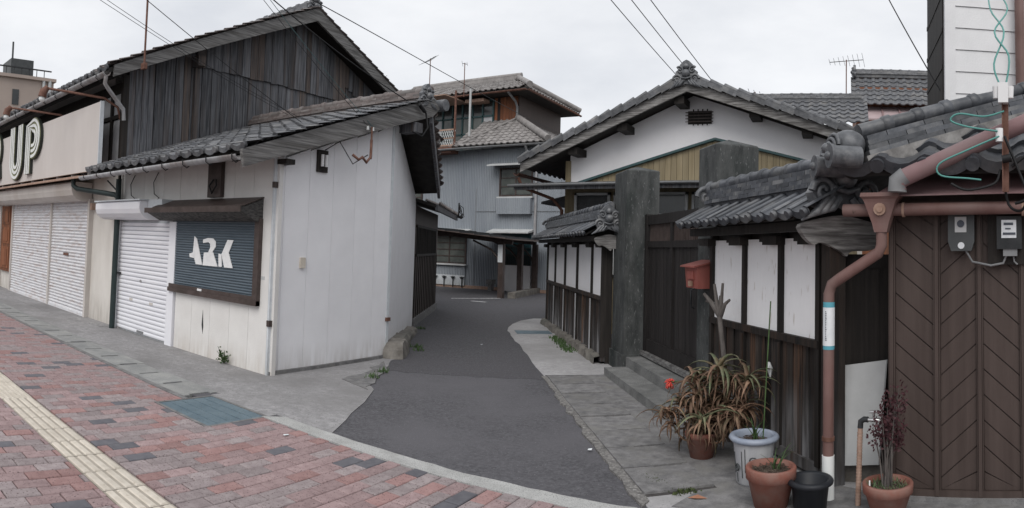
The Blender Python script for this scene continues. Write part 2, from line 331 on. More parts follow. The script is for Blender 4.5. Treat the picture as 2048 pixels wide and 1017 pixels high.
def ridge_caps(parent, p, q, r, pitch, mat, name='ridge_cap'):
    """half-round ridge cover tiles laid end to end from p to q, each with a raised collar"""
    p = Vector(p); q = Vector(q); L = (q - p).length; d = (q - p) / L; n = max(1, round(L / pitch)); pt = L / n
    mb = MB(); mb.tube([(0, 0, 0), (pt * .8, 0, 0)], [r * .93, r * .86], 12); mb.tube([(pt * .72, 0, 0), (pt * .78, 0, 0), (pt * .98, 0, 0), (pt * 1.04, 0, 0)], [r * .9, r * 1.08, r * 1.1, r * .9], 12)
    me = mesh(name, mb, mat)
    for i in range(n):
        m = basis(p + d * i * pt + Vector((0, 0, J(.004))), d + Vector((0, 0, J(.012))), Vector((0, 0, 1)).cross(d)); inst(name, me, m, parent)
def noshi(parent, p, q, hw, courses, th, ln, mat, name='noshi_tile', taper=.012):
    """stacked courses of flat ridge tiles, joints staggered"""
    p = Vector(p); q = Vector(q); L = (q - p).length; d = (q - p) / L; sd = d.cross(Vector((0, 0, 1))).normalized()
    for c in range(courses):
        w = hw - taper * c; mb = MB(); n = max(1, round(L / ln)); l = L / n
        mb.hexa([(.003, -w, 0), (l - .003, -w, 0), (l - .003, w, 0), (.003, w, 0), (.003, -w + .004, th * .93), (l - .003, -w + .004, th * .93), (l - .003, w - .004, th * .93), (.003, w - .004, th * .93)])
        me = mesh(name, mb, mat)
        for i in range(n + (c % 2)):
            off = (i - .5 * (c % 2)) * l; a = max(0, off); k = (min(L, off + l) - a) / l
            inst(name, me, basis(p + d * a + Vector((0, 0, c * th + J(.0015))), d + sd * J(.004), Vector((0, 0, 1)).cross(d)) @ Matrix.Diagonal((k, 1, 1, 1)), parent)
# ================================================================ GROUND
def sheet(name, pts, z, mat, th=.02, **kw):
    mb = MB(); mb.prism([(x, y, z - th) for x, y in pts], (0, 0, th)); return ob(name, mb, mat, **kw)
def rough_line(a, b, n, j):
    return [(a[0] + (b[0] - a[0]) * i / n + J(j), a[1] + (b[1] - a[1]) * i / n + J(j)) for i in range(n)]
RS = Vector((-.566, .824)); RO = Vector((-.824, -.566))
def W(s, o, z=0.): return Vector((-.1 + RS.x * s + RO.x * o, 4.65 + RS.y * s + RO.y * o, z))     # right-hand side of the alley: s along its walls, o out into the alley
def W2(s, o): p = W(s, o); return (p.x, p.y)
DX = Vector((.9615, -.2747)); DN = Vector((.2747, .9615))
def D(s, b, z=0.): return Vector((.41 + DX.x * s + DN.x * b, 4.29 + DX.y * s + DN.y * b, z))     # folding-door shed: s along its front, b back into it
AL = Vector((-1.9, 3.11)).normalized(); AN = Vector((AL.y, -AL.x))
def A(s, o, z=0.): return Vector((-5.86 + AL.x * s + AN.x * o, 7.17 + AL.y * s + AN.y * o, z))   # left-hand side of the alley behind the corner shop
sheet('street', [(-80, -9), (80, -9), (80, -1.2), (-80, -1.2)], -.03, 'asphalt', .1, kind='structure')
ob('ground', MB().box(-250, 250, -250, 250, -.5, -.05), 'earth', kind='structure')
sheet('alley_road', [(-30, 3.7), (6, 3.7), (6, 42), (-30, 42)], 0, 'asphalt', .1, kind='structure')
sheet('older_asphalt', rough_line((-5.6, 6.3), (-3.0, 7.5), 46, .035) + rough_line((-3.0, 7.5), (0, 9), 4, .02) + [(0, 42), (-30, 42), (-30, 6)], .004, 'asphalt_old', .03, kind='structure')
ap = rough_line((-3.78, 3.97), (-4.55, 5.37), 7, .012) + rough_line((-4.55, 5.37), (-5.0, 5.75), 4, .04) + rough_line((-5.0, 5.75), (-5.35, 6.6), 6, .05) + rough_line((-5.35, 6.6), (-5.80, 7.3), 5, .03)
sheet('concrete_apron', ap + [(-5.87, 7.3), (-5.87, 5.1), (-30, 5.1), (-30, 3.97), (-5.385, 3.97), (-5.385, 3.866), (-4.49, 3.866), (-4.49, 3.97)], .008, 'concrete', .1, kind='structure')
pt = rough_line((-4.65, 5.42), (-5.3, 6.5), 9, .05) + rough_line((-5.62, 6.9), (-5.15, 5.5), 9, .06)
sheet('cracked_concrete', pt, .014, 'old_concrete', .02, kind='structure')
sheet('shop_threshold', [(-17, 4.45), (-11.2, 4.5), (-9.9, 4.75), (-9.9, 5.0), (-17, 5.0)], .014, 'concrete', .02, kind='structure')
# kerbs
kb = MB(); kb.box(-30, -5.33, 3.505, 3.565, -.1, .012); ob('kerb_strip', kb, 'old_concrete', kind='structure')
kp = rough_line((-4.5, 3.80), (-1.2, 3.77), 26, .006) + rough_line((-1.2, 3.93), (-4.5, 3.96), 26, .012)
sheet('kerb', kp, .014, 'granite_kerb', .1, kind='structure')
# drain covers along the shop front
dc = ob('drain_channel', MB().box(-30, -5.38, 3.57, 3.985, -.12, -.045), 'joint', kind='structure')
mb = MB(); w = .2535
mb.prism([(-w, -.205, 0), (w - .0, -.205, 0), (w, -.13, 0), (w - .045, -.125, 0), (w - .045, .12, 0), (w, .125, 0), (w, .205, 0), (-w, .205, 0)], (0, 0, .06))
sm = mesh('drain_slab', mb, 'slab')
for i in range(36): inst('drain_slab', sm, Matrix.Translation((-5.70 - .515 * i + J(.003), 3.777 + J(.003), -.052 + J(.003))) @ Matrix.Rotation(J(.006), 4, 'Z'), dc)
# paved footway
pv = ob('pavement', MB().box(-30, 6.2, -1.2, 3.5, -.1, -.008).box(-4.5, 6.2, 3.5, 3.795, -.1, -.008), 'joint', kind='structure')
PK = ['paver_pink'] * 8 + ['paver_red'] * 5 + ['paver_grey'] * 8 + ['paver_dark'] * 2 + ['paver_pink'] * 7 + ['paver_grey'] * 3
bw, bl = .1145, .2165
def brick_mb(mb, x0, x1, y0, y1, z):
    b = .005; t = .011
    mb.add([(x0, y0, z - .02), (x1, y0, z - .02), (x1, y1, z - .02), (x0, y1, z - .02), (x0, y0, z + t - b), (x1, y0, z + t - b), (x1, y1, z + t - b), (x0, y1, z + t - b), (x0 + b, y0 + b, z + t), (x1 - b, y0 + b, z + t), (x1 - b, y1 - b, z + t), (x0 + b, y1 - b, z + t)],
           [(0, 1, 5, 4), (1, 2, 6, 5), (2, 3, 7, 6), (3, 0, 4, 7), (4, 5, 9, 8), (5, 6, 10, 9), (6, 7, 11, 10), (7, 4, 8, 11), (8, 9, 10, 11)])
cells = []
for i in range(-60, 250):
    x0 = -1.2 - i * (bw + .0075); xc = x0 + bw / 2
    for k in range(24):
        y0 = -1.15 + k * (bl + .0075) - (.5 * bl if i % 2 else 0); y1 = y0 + bl
        top = 3.498 if xc < -4.5 else 3.793
        if y0 > top - .03: continue
        y1 = min(y1, top)
        segs = [(y0, y1)]
        if y1 > 1.79 and y0 < 2.125: segs = [s for s in ((y0, min(y1, 1.792)), (max(y0, 2.122), y1)) if s[1] - s[0] > .03]
        for a, b in segs:
            if -5.36 < xc < -4.46 and b > 3.17:
                b = 3.165
                if b - a < .03: continue
            cells.append((x0, a, x0 + bw, b, random.choice(PK)))
vis = [c for c in cells if seen(((c[0] + c[2]) / 2, (c[1] + c[3]) / 2, 0))]
vis.sort(key=lambda c: (c[0] ** 2 + c[1] ** 2) - 40 * ((c[2] - c[0]) * (c[3] - c[1])))
big = set(id(c) for c in vis[:300])
bmesh_ = {}
for k in set(PK):
    mb = MB(); brick_mb(mb, -bw / 2, bw / 2, -bl / 2, bl / 2, 0); bmesh_[k] = mesh('brick', mb, k)
rest = {k: MB() for k in set(PK)}
for c in cells:
    xc, yc, ln = (c[0] + c[2]) / 2, (c[1] + c[3]) / 2, c[3] - c[1]; z = J(.0018)
    if id(c) in big:
        inst('brick', bmesh_[c[4]], Matrix.Translation((xc + J(.001), yc + J(.001), z)) @ Matrix.Rotation(J(.006), 4, 'Z') @ Matrix.Diagonal((1, ln / bl, 1, 1)), pv)
    elif xc > -19: brick_mb(rest[c[4]], c[0], c[2], c[1], c[3], z)
me = bpy.data.meshes.new('brick_field'); vv = []; ff = []; mi = []
for q, k in enumerate(rest):
    o_ = len(vv); vv += rest[k].v; ff += [tuple(i + o_ for i in f) for f in rest[k].f]; mi += [q] * len(rest[k].f)
me.from_pydata(vv, [], ff); [me.materials.append(MATS[k]) for k in rest]; me.polygons.foreach_set('material_index', mi)
o = bpy.data.objects.new('brick_field', me); place(o, pv); o['kind'] = 'stuff'
# tactile guide strip: bar tiles, with dotted warning tiles at its far end
def tactile(dots):
    mb = MB(); h = .152; mb.box(-h, h, -h, h, -.02, .004)
    if dots:
        for i in range(6):
            for j in range(6): mb.lathe([(.0001, .010), (.011, .010), (.017, .004)], (-.125 + .05 * i, -.125 + .05 * j, 0), 8, False)
    return mesh('tactile_tile', mb, 'tactile' if dots else 'tactile_base')
tb, td = tactile(False), tactile(True)
mb = MB()
for j in range(4):
    y = -.112 + .0747 * j; mb.hexa([(-.146, y - .026, .004), (.146, y - .026, .004), (.146, y + .026, .004), (-.146, y + .026, .004), (-.14, y - .018, .011), (.14, y - .018, .011), (.14, y + .018, .011), (-.14, y + .018, .011)])
tbar = mesh('tactile_bars', mb, 'tactile')
for i in range(-38, 34):
    x = -5.625 - .311 * i
    mw = Matrix.Translation((x, 1.955 + J(.002), J(.0015))); tt = inst('tactile_tile', td if i in (1, 2, 3) else tb, mw, pv); ROOTS[tt.name] = mw
    if i not in (1, 2, 3): inst('tactile_bars', tbar, mw, tt)
# steel utility cover
t = thing('utility_cover', 'square blue-grey steel utility cover set into the red brick paving', 'utility cover', (-4.91, 3.52, 0))
mb = MB(); x0, x1, y0, y1 = -5.35, -4.47, 3.175, 3.86
for a in ((x0, x1, y0, y0 + .03), (x0, x1, y1 - .03, y1), (x0, x0 + .03, y0 + .03, y1 - .03), (x1 - .03, x1, y0 + .03, y1 - .03)): mb.box(*a, -.05, .012)
ob('frame', mb, 'old_concrete', t)
mb = MB(); mb.box(x0 + .036, x1 - .036, y0 + .036, y1 - .036, -.05, .009)
for i in range(1, 5): mb.box(x0 + .06, x1 - .06, y0 + .127 * i + .02, y0 + .127 * i + .026, .009, .0125)
ob('plate', mb, 'cover_plate', t)
# right-hand concrete margin of the alley, laid slabs, gutter stones
asph = [W2(s, 1.25 + J(.02)) for s in [i * .35 for i in range(-1, 26)]]
far = [(-6.32, 11.6), (-6.55, 12.2), (-6.72, 12.9), (-6.7, 13.5), (-6.35, 13.7)]
sheet('concrete_margin', asph + far + [W2(9.9, .2), W2(4.3, .2), W2(4.3, -.2), W2(-.6, -.4), (.2, 4.55), (6.2, 3.9), (6.2, 3.8), (-1.0, 3.8)], .008, 'pale_concrete', .1, kind='structure')
sheet('worn_margin', [W2(.0, 1.1), W2(.3, .705), W2(4.3, .705), W2(4.3, .4), W2(2, .2), W2(.2, .1), (.3, 4.4), (2.4, 3.9), (2.4, 3.75)] + rough_line((.1, 4.02), (-.75, 4.0), 12, .05), .0125, 'old_concrete', .02, kind='structure')
ch = MB(); ch.hexa([W(.2, .7, -.1), W(4.3, .7, -.1), W(4.3, 1.22, -.1), W(.2, 1.22, -.1), W(.2, .7, .0135), W(4.3, .7, .0135), W(4.3, 1.22, .0135), W(.2, 1.22, .0135)])
chn = ob('gutter_channel', ch, 'joint', kind='structure')
mb = MB(); mb.prism([(-.24, -.25, 0), (.24, -.25, 0), (.24, -.2, 0), (.222, -.195, 0), (.222, .02, 0), (.24, .03, 0), (.24, .25, 0), (-.24, .25, 0)], (0, 0, .05))
gm = mesh('gutter_slab', mb, 'old_concrete')
for i in range(8):
    p = W(.47 + .497 * i, .96, -.022 + J(.004)); inst('gutter_slab', gm, basis(p, (RS.x, RS.y, J(.01)), (RO.x, RO.y, J(.01))), chn)
gs = [W2(s, 1.19 + J(.02)) for s in [i * .12 for i in range(1, 36)]] + [W2(s, 1.285 + J(.025)) for s in [4.25 - i * .12 for i in range(36)]]
sheet('grit_strip', gs, .0175, 'grit', .02, kind='structure')
cv = ob('drain_cover', MB().fbox(W, 8.3, 8.75, .45, 1.12, .0, .016), 'cover_plate'); tag(cv, 'flat grey drain cover in the pale concrete margin beside the curving alley', 'drain cover')
# stone footing below the far boundary wall and grit along it
def tufts(name, spots, mat, label, cat, h=.05, n=30, sp=.12):
    mb = MB()
    for (x, y) in spots:
        for k in range(n):
            a = random.random() * 6.28; r = random.random() * sp; p = Vector((x + r * math.cos(a), y + r * math.sin(a), 0.01)); hh = h * (.4 + random.random())
            d = Vector((J(.6), J(.6), 1)) * hh; sd = Vector((math.cos(a * 3), math.sin(a * 3), 0)) * .008
            mb.add([p - sd, p + sd, p + d * .6 + sd * .8, p + d], [(0, 1, 2), (0, 2, 3)])
    o = ob(name, mb, mat); tag(o, label, cat); o['kind'] = 'stuff'; return o
tufts('moss_tufts', [W2(6.2 + .12 * i, .52 + J(.05)) for i in range(14)], 'leaf_green', 'thin green weeds along the foot of the charred boundary wall', 'weeds')
tufts('moss_patch', [(-1.26, 4.45), (-1.2, 4.38), (-1.02, 4.28), (-.95, 4.33)], 'moss', 'small patch of moss on the gritty concrete by the flower pots', 'moss', .02, 70, .07)
tufts('edge_weeds', [(-5.2, 6.3), (-5.05, 5.95), (-5.9, 8.0), (-6.1, 8.2), (-7.4, 10.1)], 'leaf_green', 'low weeds in the cracked concrete at the white wall corner', 'weeds', .05, 40, .1)
# faint white road marking far down the alley
mk = MB(); mk.hexa([(-11.25, 16.9, .002), (-11.2, 16.8, .002), (-10.2, 18.15, .002), (-10.3, 18.25, .002), (-11.25, 16.9, .005), (-11.2, 16.8, .005), (-10.2, 18.15, .005), (-10.3, 18.25, .005)]).box(-10.3, -9.8, 16.5, 16.62, .002, .005)
ob('road_marking', mk, 'line_paint', kind='structure')
# block kerb by the carport
for i in range(6):
    a = Vector((-9.95, 18.4, 0)).lerp(Vector((-10.9, 23.2, 0)), i / 6); b = Vector((-9.95, 18.4, 0)).lerp(Vector((-10.9, 23.2, 0)), (i + .96) / 6)
    mb = MB(); mb.beam(a + Vector((0, 0, .09)), b + Vector((0, 0, .09)), .25, .2); tag(ob('kerb_block', mb, 'stone'), 'rough stone kerb block beside the brown carport posts', 'kerb block', 'stone kerb blocks under the carport')
# rough stones at the foot of the white wall
for (s, o_, l, w_, h) in ((.22, .12, .62, .30, .22), (.95, .08, .7, .28, .2), (1.75, .05, .7, .26, .15), (2.5, .05, .6, .26, .12)):
    mb = MB(); v = []
    for z, k in ((-.03, 1.05), (h * .6, .96), (h, .72)):
        for (a, b) in ((-1, -1), (0, -1.08), (1, -1), (1.05, 0), (1, 1), (0, 1.05), (-1, 1), (-1.06, 0)): v.append(A(s + a * l / 2 * k + J(.02), o_ + b * w_ / 2 * k + J(.015), z + J(.012)))
    mb.add(v, [(i, (i + 1) % 8, 8 + (i + 1) % 8, 8 + i) for i in range(8)] + [(8 + i, 8 + (i + 1) % 8, 16 + (i + 1) % 8, 16 + i) for i in range(8)] + [tuple(range(16, 24))])
    tag(ob('kerb_stone', mb, 'stone'), {.22: 'largest rough kerb stone at the corner where the white walls meet', .95: 'long rough kerb stone second from the white wall corner', 1.75: 'low kerb stone under the middle of the rear white wall', 2.5: 'lowest kerb stone at the rear white wall next to the brown shed'}[s], 'stone', 'rough stones along the alley wall')
# ================================================================ MAIN SHOP BUILDING (two storeys, wooden gable)
def roofline(y, y0=8.96, zr=6.18, sl=.45): return zr - sl * abs(y - y0)
t = thing('shop_building', 'old two-storey shop house with weathered plank gable and tiled roof above shutters', 'building', (-14, 7, 0))
GX = -9.83
mb = MB(); mb.prism([(GX - .06, 5.06, 0), (GX - .06, 13, 0), (GX - .06, 13, roofline(13) - .05), (GX - .06, 8.96, 6.1), (GX - .06, 5.06, roofline(5.06) - .05)], (-.1, 0, 0))
ob('gable_backing', mb, 'dark_wood', t)
gw = MB(); gw.box(-26, GX - .18, 5.0, 5.12, 0, 2.7).box(-26, -10.9, 5.3, 5.4, 2.7, 4.5); ob('front_wall', gw, 'stucco_dirty', t)
gp = ob('gable_wall', MB().box(GX - .06, GX - .02, 4.95, 5.06, 0, 4.3), 'dark_wood', t)   # corner post carries the planks
y = 5.06
while y < 12.9:                                    # lower tier of weathered planks
    w = random.uniform(.12, .24); z0 = 2.72 + J(.05); y1 = min(y + w, 12.9)
    mid = 6.42 < y < 10.2
    za, zb = (4.76, 4.76) if mid else (roofline(y) - .06, roofline(y1) - .06)
    za = max(za, z0 + .3); zb = max(zb, z0 + .3); th = .018 + random.random() * .012; g = .004 + random.random() * .006
    mb = MB(); mb.prism([(GX - .06, y + g, z0), (GX - .06, y1 - g, z0), (GX - .06, y1 - g, zb), (GX - .06, y + g, za)], (th, 0, 0))
    ob('plank', mb, random.choice(['aged_wood'] * 14 + ['aged_wood_brown']), gp); y = y1
y = 6.40
while y < 12.6:                                     # upper tier, overlapping the lower one
    w = random.uniform(.12, .22); y1 = min(y + w, 12.6); z0 = 4.70 + J(.015) if y1 < 10.3 else roofline(y1) - .5
    mb = MB(); g = .003 + random.random() * .005; za, zb = roofline(y) - .05, roofline(y1) - .05
    if y < 8.96 < y1: za = zb = max(za, zb)
    if min(za, zb) - z0 > .05:
        mb.prism([(GX - .022, y + g, z0), (GX - .022, y1 - g, z0), (GX - .022, y1 - g, zb), (GX - .022, y + g, za)], (.018 + random.random() * .01, 0, 0)); ob('plank', mb, random.choice(['aged_wood'] * 5 + ['aged_wood_brown']), gp)
    y = y1
mb = MB(); mb.box(GX - .03, GX + .2, 6.3, 6.46, 4.66, 4.84).box(GX - .03, GX + .02, 6.36, 6.46, 2.8, 4.7); ob('beam_end', mb, 'aged_wood_brown', t)
mb = MB(); mb.box(GX - .02, GX + .015, 5.0, 5.75, 2.62, 2.86); ob('flashing', mb, 'rust', t)
mb = MB(); mb.prism([(GX + .0, 5.3, 2.75), (GX + .0, 6.3, 3.05), (GX + .0, 6.3, 3.17), (GX + .0, 5.3, 2.9)], (.012, 0, 0)); ob('flashing', mb, 'pale_sheet', t)
# roof: decks, barge boards, verge tiles, eave tiles, ridge
VX = -9.40; us_f = Vector((0, 1, .45)).normalized(); us_b = Vector((0, -1, .45)).normalized()
mb = MB()
for sgn in (-1, 1):
    e = 8.96 + sgn * 4.5
    mb.hexa([(-26, 8.96, roofline(8.96) + .02), (VX - .05, 8.96, roofline(8.96) + .02), (VX - .05, e, roofline(e) + .02), (-26, e, roofline(e) + .02)] + [(-26, 8.96, roofline(8.96) + .1), (VX - .05, 8.96, roofline(8.96) + .1), (VX - .05, e, roofline(e) + .1), (-26, e, roofline(e) + .1)])
rf = ob('roof', mb, 'roof_deck', t)
for sgn in (-1, 1):
    e = 8.96 + sgn * 4.42
    mb = MB(); za, zb = roofline(8.96), roofline(e)
    mb.prism([(VX, 8.96, za + .14), (VX, e, zb + .12), (VX, e, zb - .07), (VX, 8.96, za - .12)], (-.05, 0, 0)); ob('barge_board', mb, 'barge_wood', t)
    mb = MB(); mb.prism([(VX - .05, 8.96, za + .02), (VX - .05, e, zb + .02), (VX - .05, e, zb - .03), (VX - .05, 8.96, za - .03)], (-.38, 0, 0)); ob('soffit', mb, 'dark_wood', t)
vt = tile_mesh('verge_tile', .3, .22, .055, .03, 'roof_tile_brown')
for sgn in (-1, 1):
    for i in range(22):
        yy = 8.96 + sgn * (4.52 - .205 * i); p = Vector((VX - .27, yy, roofline(yy) + .13)); ux = Vector((1, 0, 0))
        if sgn < 0: inst('verge_tile', vt, basis(p, ux + Vector((0, 0, J(.03))), us_f), rf)
        else: inst('verge_tile', vt, basis(p + Vector((.3, 0, 0)), -ux + Vector((0, 0, J(.03))), us_b), rf)
        if i % 2 == 0 and sgn < 0: inst('verge_tile', vt, basis(p + Vector((-.3, 0, 0)), ux, us_f), rf)
et = eave_disc_tile('eave_tile', .27, .34, .05, .025, 'roof_tile')
for i in range(46): inst('eave_tile', et, basis((VX - .30 - .27 * i, 4.44, roofline(4.44) + .12 + J(.006)), (1, 0, J(.02)), us_f), rf)
mb = MB(); mb.box(-26, VX - .2, 8.82, 9.1, 6.24, 6.42); ob('ridge', mb, 'roof_tile', t)
ridge_caps(rf, (VX - .1, 8.96, 6.45), (-13.4, 8.96, 6.45), .09, .26, 'roof_tile')
mb = MB(); onigawara(mb, (VX - .1, 8.96, 6.2), (0, 1, 0), (1, 0, 0), .42); ob('ridge_ornament', mb, 'ornament_tile', t)
def gutter(mb, p, q, r):
    p = Vector(p); q = Vector(q); d = (q - p).normalized(); sd = d.cross(Vector((0, 0, 1))).normalized(); n = 8; vs = []
    for rr in (r, r * .86):
        for e in (p, q):
            vs += [e + sd * rr * math.cos(math.pi * k / n) - Vector((0, 0, 1)) * rr * math.sin(math.pi * k / n) for k in range(n + 1)]
    k = n + 1; fs = [(i, i + 1, k + i + 1, k + i) for i in range(n)] + [(2 * k + i + 1, 2 * k + i, 3 * k + i, 3 * k + i + 1) for i in range(n)]
    fs += [(i, i + 1, 2 * k + i + 1, 2 * k + i) for i in range(n)] + [(k + i + 1, k + i, 3 * k + i, 3 * k + i + 1) for i in range(n)] + [(0, k, 3 * k, 2 * k), (n, n + k, n + 3 * k, n + 2 * k)]
    mb.add(vs, fs, True)
mb = MB(); gutter(mb, (-26, 4.42, 4.15), (VX - .02, 4.42, 4.18), .065); mb.tube([(VX - .05, 4.42, 4.12), (VX - .08, 4.42, 4.0), (VX - .1, 4.5, 3.92), (VX - .33, 4.9, 3.68), (VX - .35, 4.93, 3.5)], .035, 8); ob('gutter', mb, 'gutter_grey', t)
for i in range(8):
    mb = MB(); x = VX - .3 - i * .62; mb.tube([(x, 4.355, 4.19), (x, 4.35, 4.13), (x, 4.42, 4.08), (x, 4.49, 4.13)], .008, 5); ob('gutter_bracket', mb, 'dark_metal', t)
# upper-storey glazing behind the sign and the recess it hides
mb = MB(); mb.box(-26, -9.9, 4.98, 5.06, 2.62, 2.70).box(-26, -9.9, 4.98, 5.06, 4.02, 4.2)
for x in (-9.93, -10.32, -10.78, -11.7, -12.6, -13.9, -15.4, -17): mb.box(x - .035, x + .035, 4.96, 5.04, 2.7, 4.02)
mb.box(-10.78, -9.96, 4.965, 5.03, 3.58, 3.65); ob('window_frame', mb, 'dark_wood', t)
for (x0, x1, m_) in ((-10.28, -9.97, 'grey_glass'), (-10.74, -10.36, 'grey_glass'), (-11.66, -10.82, 'grey_glass'), (-12.56, -11.74, 'dark_glass'), (-13.86, -12.64, 'dark_glass'), (-15.36, -13.94, 'dark_glass'), (-16.9, -15.44, 'grey_glass')):
    ob('pane', MB().box(x0, x1, 5.0, 5.02, 2.7, 3.57 if x0 > -10.8 else 4.0), m_, t)
    if x0 > -10.8: ob('pane', MB().box(x0, x1, 5.0, 5.02, 3.66, 4.01), m_, t)
# ground floor: ledge, shutter boxes, shutters
mb = MB(); mb.prism([(-26, 4.42, 2.56), (-26, 4.98, 2.64), (-26, 4.98, 2.60), (-26, 4.42, 2.52)], (26 - 10.35, 0, 0)); ob('ledge', mb, 'rust_pale', t)
def shutter_box(x0, x1, z0, z1, d, mat, parent):
    mb = MB(); yf = 4.98; pr = [(yf, z1), (yf - d * .92, z1), (yf - d, z1 - .03), (yf - d, (z0 + z1) / 2 + .02), (yf - d * .92, z0 + .09), (yf - d * .72, z0 + .03), (yf - d * .5, z0), (yf, z0)]
    mb.prism([(x0, a, b) for a, b in pr], (x1 - x0, 0, 0)); return ob('shutter_box', mb, mat, parent)
def curtain(name, x0, x1, z0, z1, pitch, mat, parent, y=4.95, amp=.012):
    mb = MB(); n = int((z1 - z0) / pitch); pr = []
    for i in range(n):
        z = z0 + (z1 - z0) * i / n; h = (z1 - z0) / n
        pr += [(y + amp, z), (y + amp, z + h * .12), (y - amp * .2, z + h * .24), (y - amp, z + h * .55), (y - amp * .2, z + h * .9)]
    pr.append((y + amp, z1)); k = len(pr)
    mb.add([(x0, a, b) for a, b in pr] + [(x1, a, b) for a, b in pr], [(i, k + i, k + i + 1, i + 1) for i in range(k - 1)])
    mb.box(x0, x1, y - .018, y + .02, z0 - .02, z0 + .03); return ob(name, mb, mat, parent)
shutter_box(-16.1, -11.0, 2.16, 2.5, .42, 'beige_metal', t); shutter_box(-20.6, -16.65, 2.16, 2.5, .42, 'beige_metal', t)
for (x0, x1) in ((-15.62, -12.97), (-12.89, -11.02), (-20.4, -16.75)):
    sh = curtain('roller_shutter', x0, x1, .03, 2.2, .062, 'shutter_rusty', t)
    if x0 == -12.89: ob('letter_slot', MB().box(-12.15, -11.9, 4.925, 4.94, 1.1, 1.15), 'rust', sh)
for x in (-15.66, -12.93, -10.98, -16.71): ob('shutter_rail', MB().box(x - .04, x + .04, 4.91, 5.0, 0, 2.2), 'beige_metal', t)
mb = MB(); mb.box(-16.62, -15.74, 4.93, 4.99, .47, 2.15); dp = ob('door_panel', mb, 'rust_wood', t)
for z0, z1 in ((.55, 1.1), (1.18, 1.6), (1.68, 2.08)):
    ob('door_moulding', MB().box(-16.5, -15.86, 4.915, 4.928, z0, z1).box(-16.4, -15.96, 4.90, 4.914, z0 + .06, z1 - .06), 'rust_wood', dp)
mb = MB(); mb.tube([(-10.9, 4.55, 2.56), (-10.9, 4.55, 2.42), (-10.82, 4.6, 2.36), (-9.82, 4.86, 2.24), (-9.74, 4.88, 2.2)], .045, 8).tube([(-9.72, 4.88, 2.5), (-9.72, 4.88, 0.0)], .05, 10); ob('downpipe', mb, 'green_pipe', t)
mb = MB(); mb.beam((-10.2, 4.9, 2.5), (-9.75, 4.93, 2.25), .02, .02); ob('pipe_brace', mb, 'dark_metal', t); ob('pipe_bracket', MB().box(-9.8, -9.64, 4.9, 4.97, .92, .95), 'dark_metal', t)
mb = MB(); mb.box(-10.9, -10.82, 4.9, 4.98, 2.0, 2.12); ob('lock_box', mb, 'rust_pale', t)
# sign with striped letters
sg = thing('shop_sign', 'long faded beige shop sign with striped olive and white letters', 'sign', (-13, 4.6, 2.6))
ob('board', MB().box(-22, -9.92, 4.56, 4.62, 2.64, 3.8), 'sign_board', sg)
ob('edge_trim', MB().box(-9.919, -9.90, 4.555, 4.625, 2.62, 3.81), 'trim_grey', sg)
for i in range(12): ob('sign_bracket', MB().box(-10.4 - i * .75, -10.36 - i * .75, 4.6, 4.9, 2.575, 2.637), 'gutter_grey', sg)
def stroke(pts, w, y0, y1):     # a flat ribbon along pts (x,z), thickness y0..y1
    mb = MB(); n = len(pts); L = []; R = []
    for i in range(n):
        a = Vector(pts[max(i - 1, 0)]); b = Vector(pts[min(i + 1, n - 1)]); d = (b - a).normalized(); nn = Vector((-d.y, d.x)) * w / 2; c = Vector(pts[i]); L.append(c + nn); R.append(c - nn)
    for i in range(n - 1):
        q = [L[i], L[i + 1], R[i + 1], R[i]]
        mb.hexa([(p.x, y1, p.y) for p in q] + [(p.x, y0, p.y) for p in q])
    return mb
def letter(path, nm, wd=.42):
    l = ob('letter', stroke(path, wd, 4.495, 4.555), 'letter_dark', sg)
    ob('letter_face', stroke(path, wd - .02, 4.487, 4.494), 'olive', l)
    for off in (-.115, 0, .115):
        pp = []
        for i in range(len(path)):
            a = Vector(path[max(i - 1, 0)]); b = Vector(path[min(i + 1, len(path) - 1)]); d = (b - a).normalized(); pp.append(tuple(Vector(path[i]) + Vector((-d.y, d.x)) * off))
        ob('letter_stripe', stroke(pp, .064, 4.474, 4.486), 'white_plastic', l)
arc = lambda cx, cz, r, a0, a1, n=14: [(cx + r * math.cos(math.radians(a0 + (a1 - a0) * i / n)), cz + r * math.sin(math.radians(a0 + (a1 - a0) * i / n))) for i in range(n + 1)]
letter([(-14.56, 3.93), (-14.56, 3.2)] + arc(-14.27, 3.15, .29, 180, 360) + [(-13.98, 3.2), (-13.98, 3.93)], 'U', .36)
letter([(-13.42, 2.78), (-13.42, 3.8), (-13.1, 3.8)] + arc(-13.1, 3.53, .27, 90, -90) + [(-13.2, 3.26)], 'P', .36)
letter([(-16.3, 2.78), (-16.3, 3.8), (-16.0, 3.8)] + arc(-16.0, 3.5, .3, 90, -60) + [(-15.78, 3.05), (-15.72, 2.78)], 'R', .36)
# two lamps on bent arms above the sign
for hx, ax_ in ((-11.15, -9.98), (-13.4, -12.0)):
    l = thing('sign_lamp', 'rusty red lamp on a bent arm above the beige sign, ' + ('next to the plank gable' if hx > -12 else 'over the letter P'), 'lamp', (ax_, 4.98, 3.6), 'lamps over the shop sign')
    mb = MB(); mb.tube([(ax_, 4.98, 3.55), (ax_, 4.92, 3.75), (ax_ - .1, 4.7, 3.9), (hx, 4.05, 4.18)], .022, 6); ob('arm', mb, 'rust', l)
    mb = MB(); mb.tube([(hx, 4.05, 4.2), (hx - .02, 3.98, 4.12), (hx - .03, 3.96, 4.02)], [.05, .075, .08], 10); ob('lamp_holder', mb, 'rust', l)
    mb = MB(); mb.ball((hx - .03, 3.96, 3.98), .06, 10, 6); ob('bulb', mb, 'white_plastic', l)
mb = MB(); mb.tube([(-9.25, 5.0, 4.3), (-9.23, 5.0, 7.2)], .018, 6); mb.box(-9.31, -9.2, 4.97, 5.03, 4.28, 4.38); tag(ob('roof_mast', mb, 'rust'), 'thin rusty mast clamped to the gable barge board of the plank-clad house', 'mast')
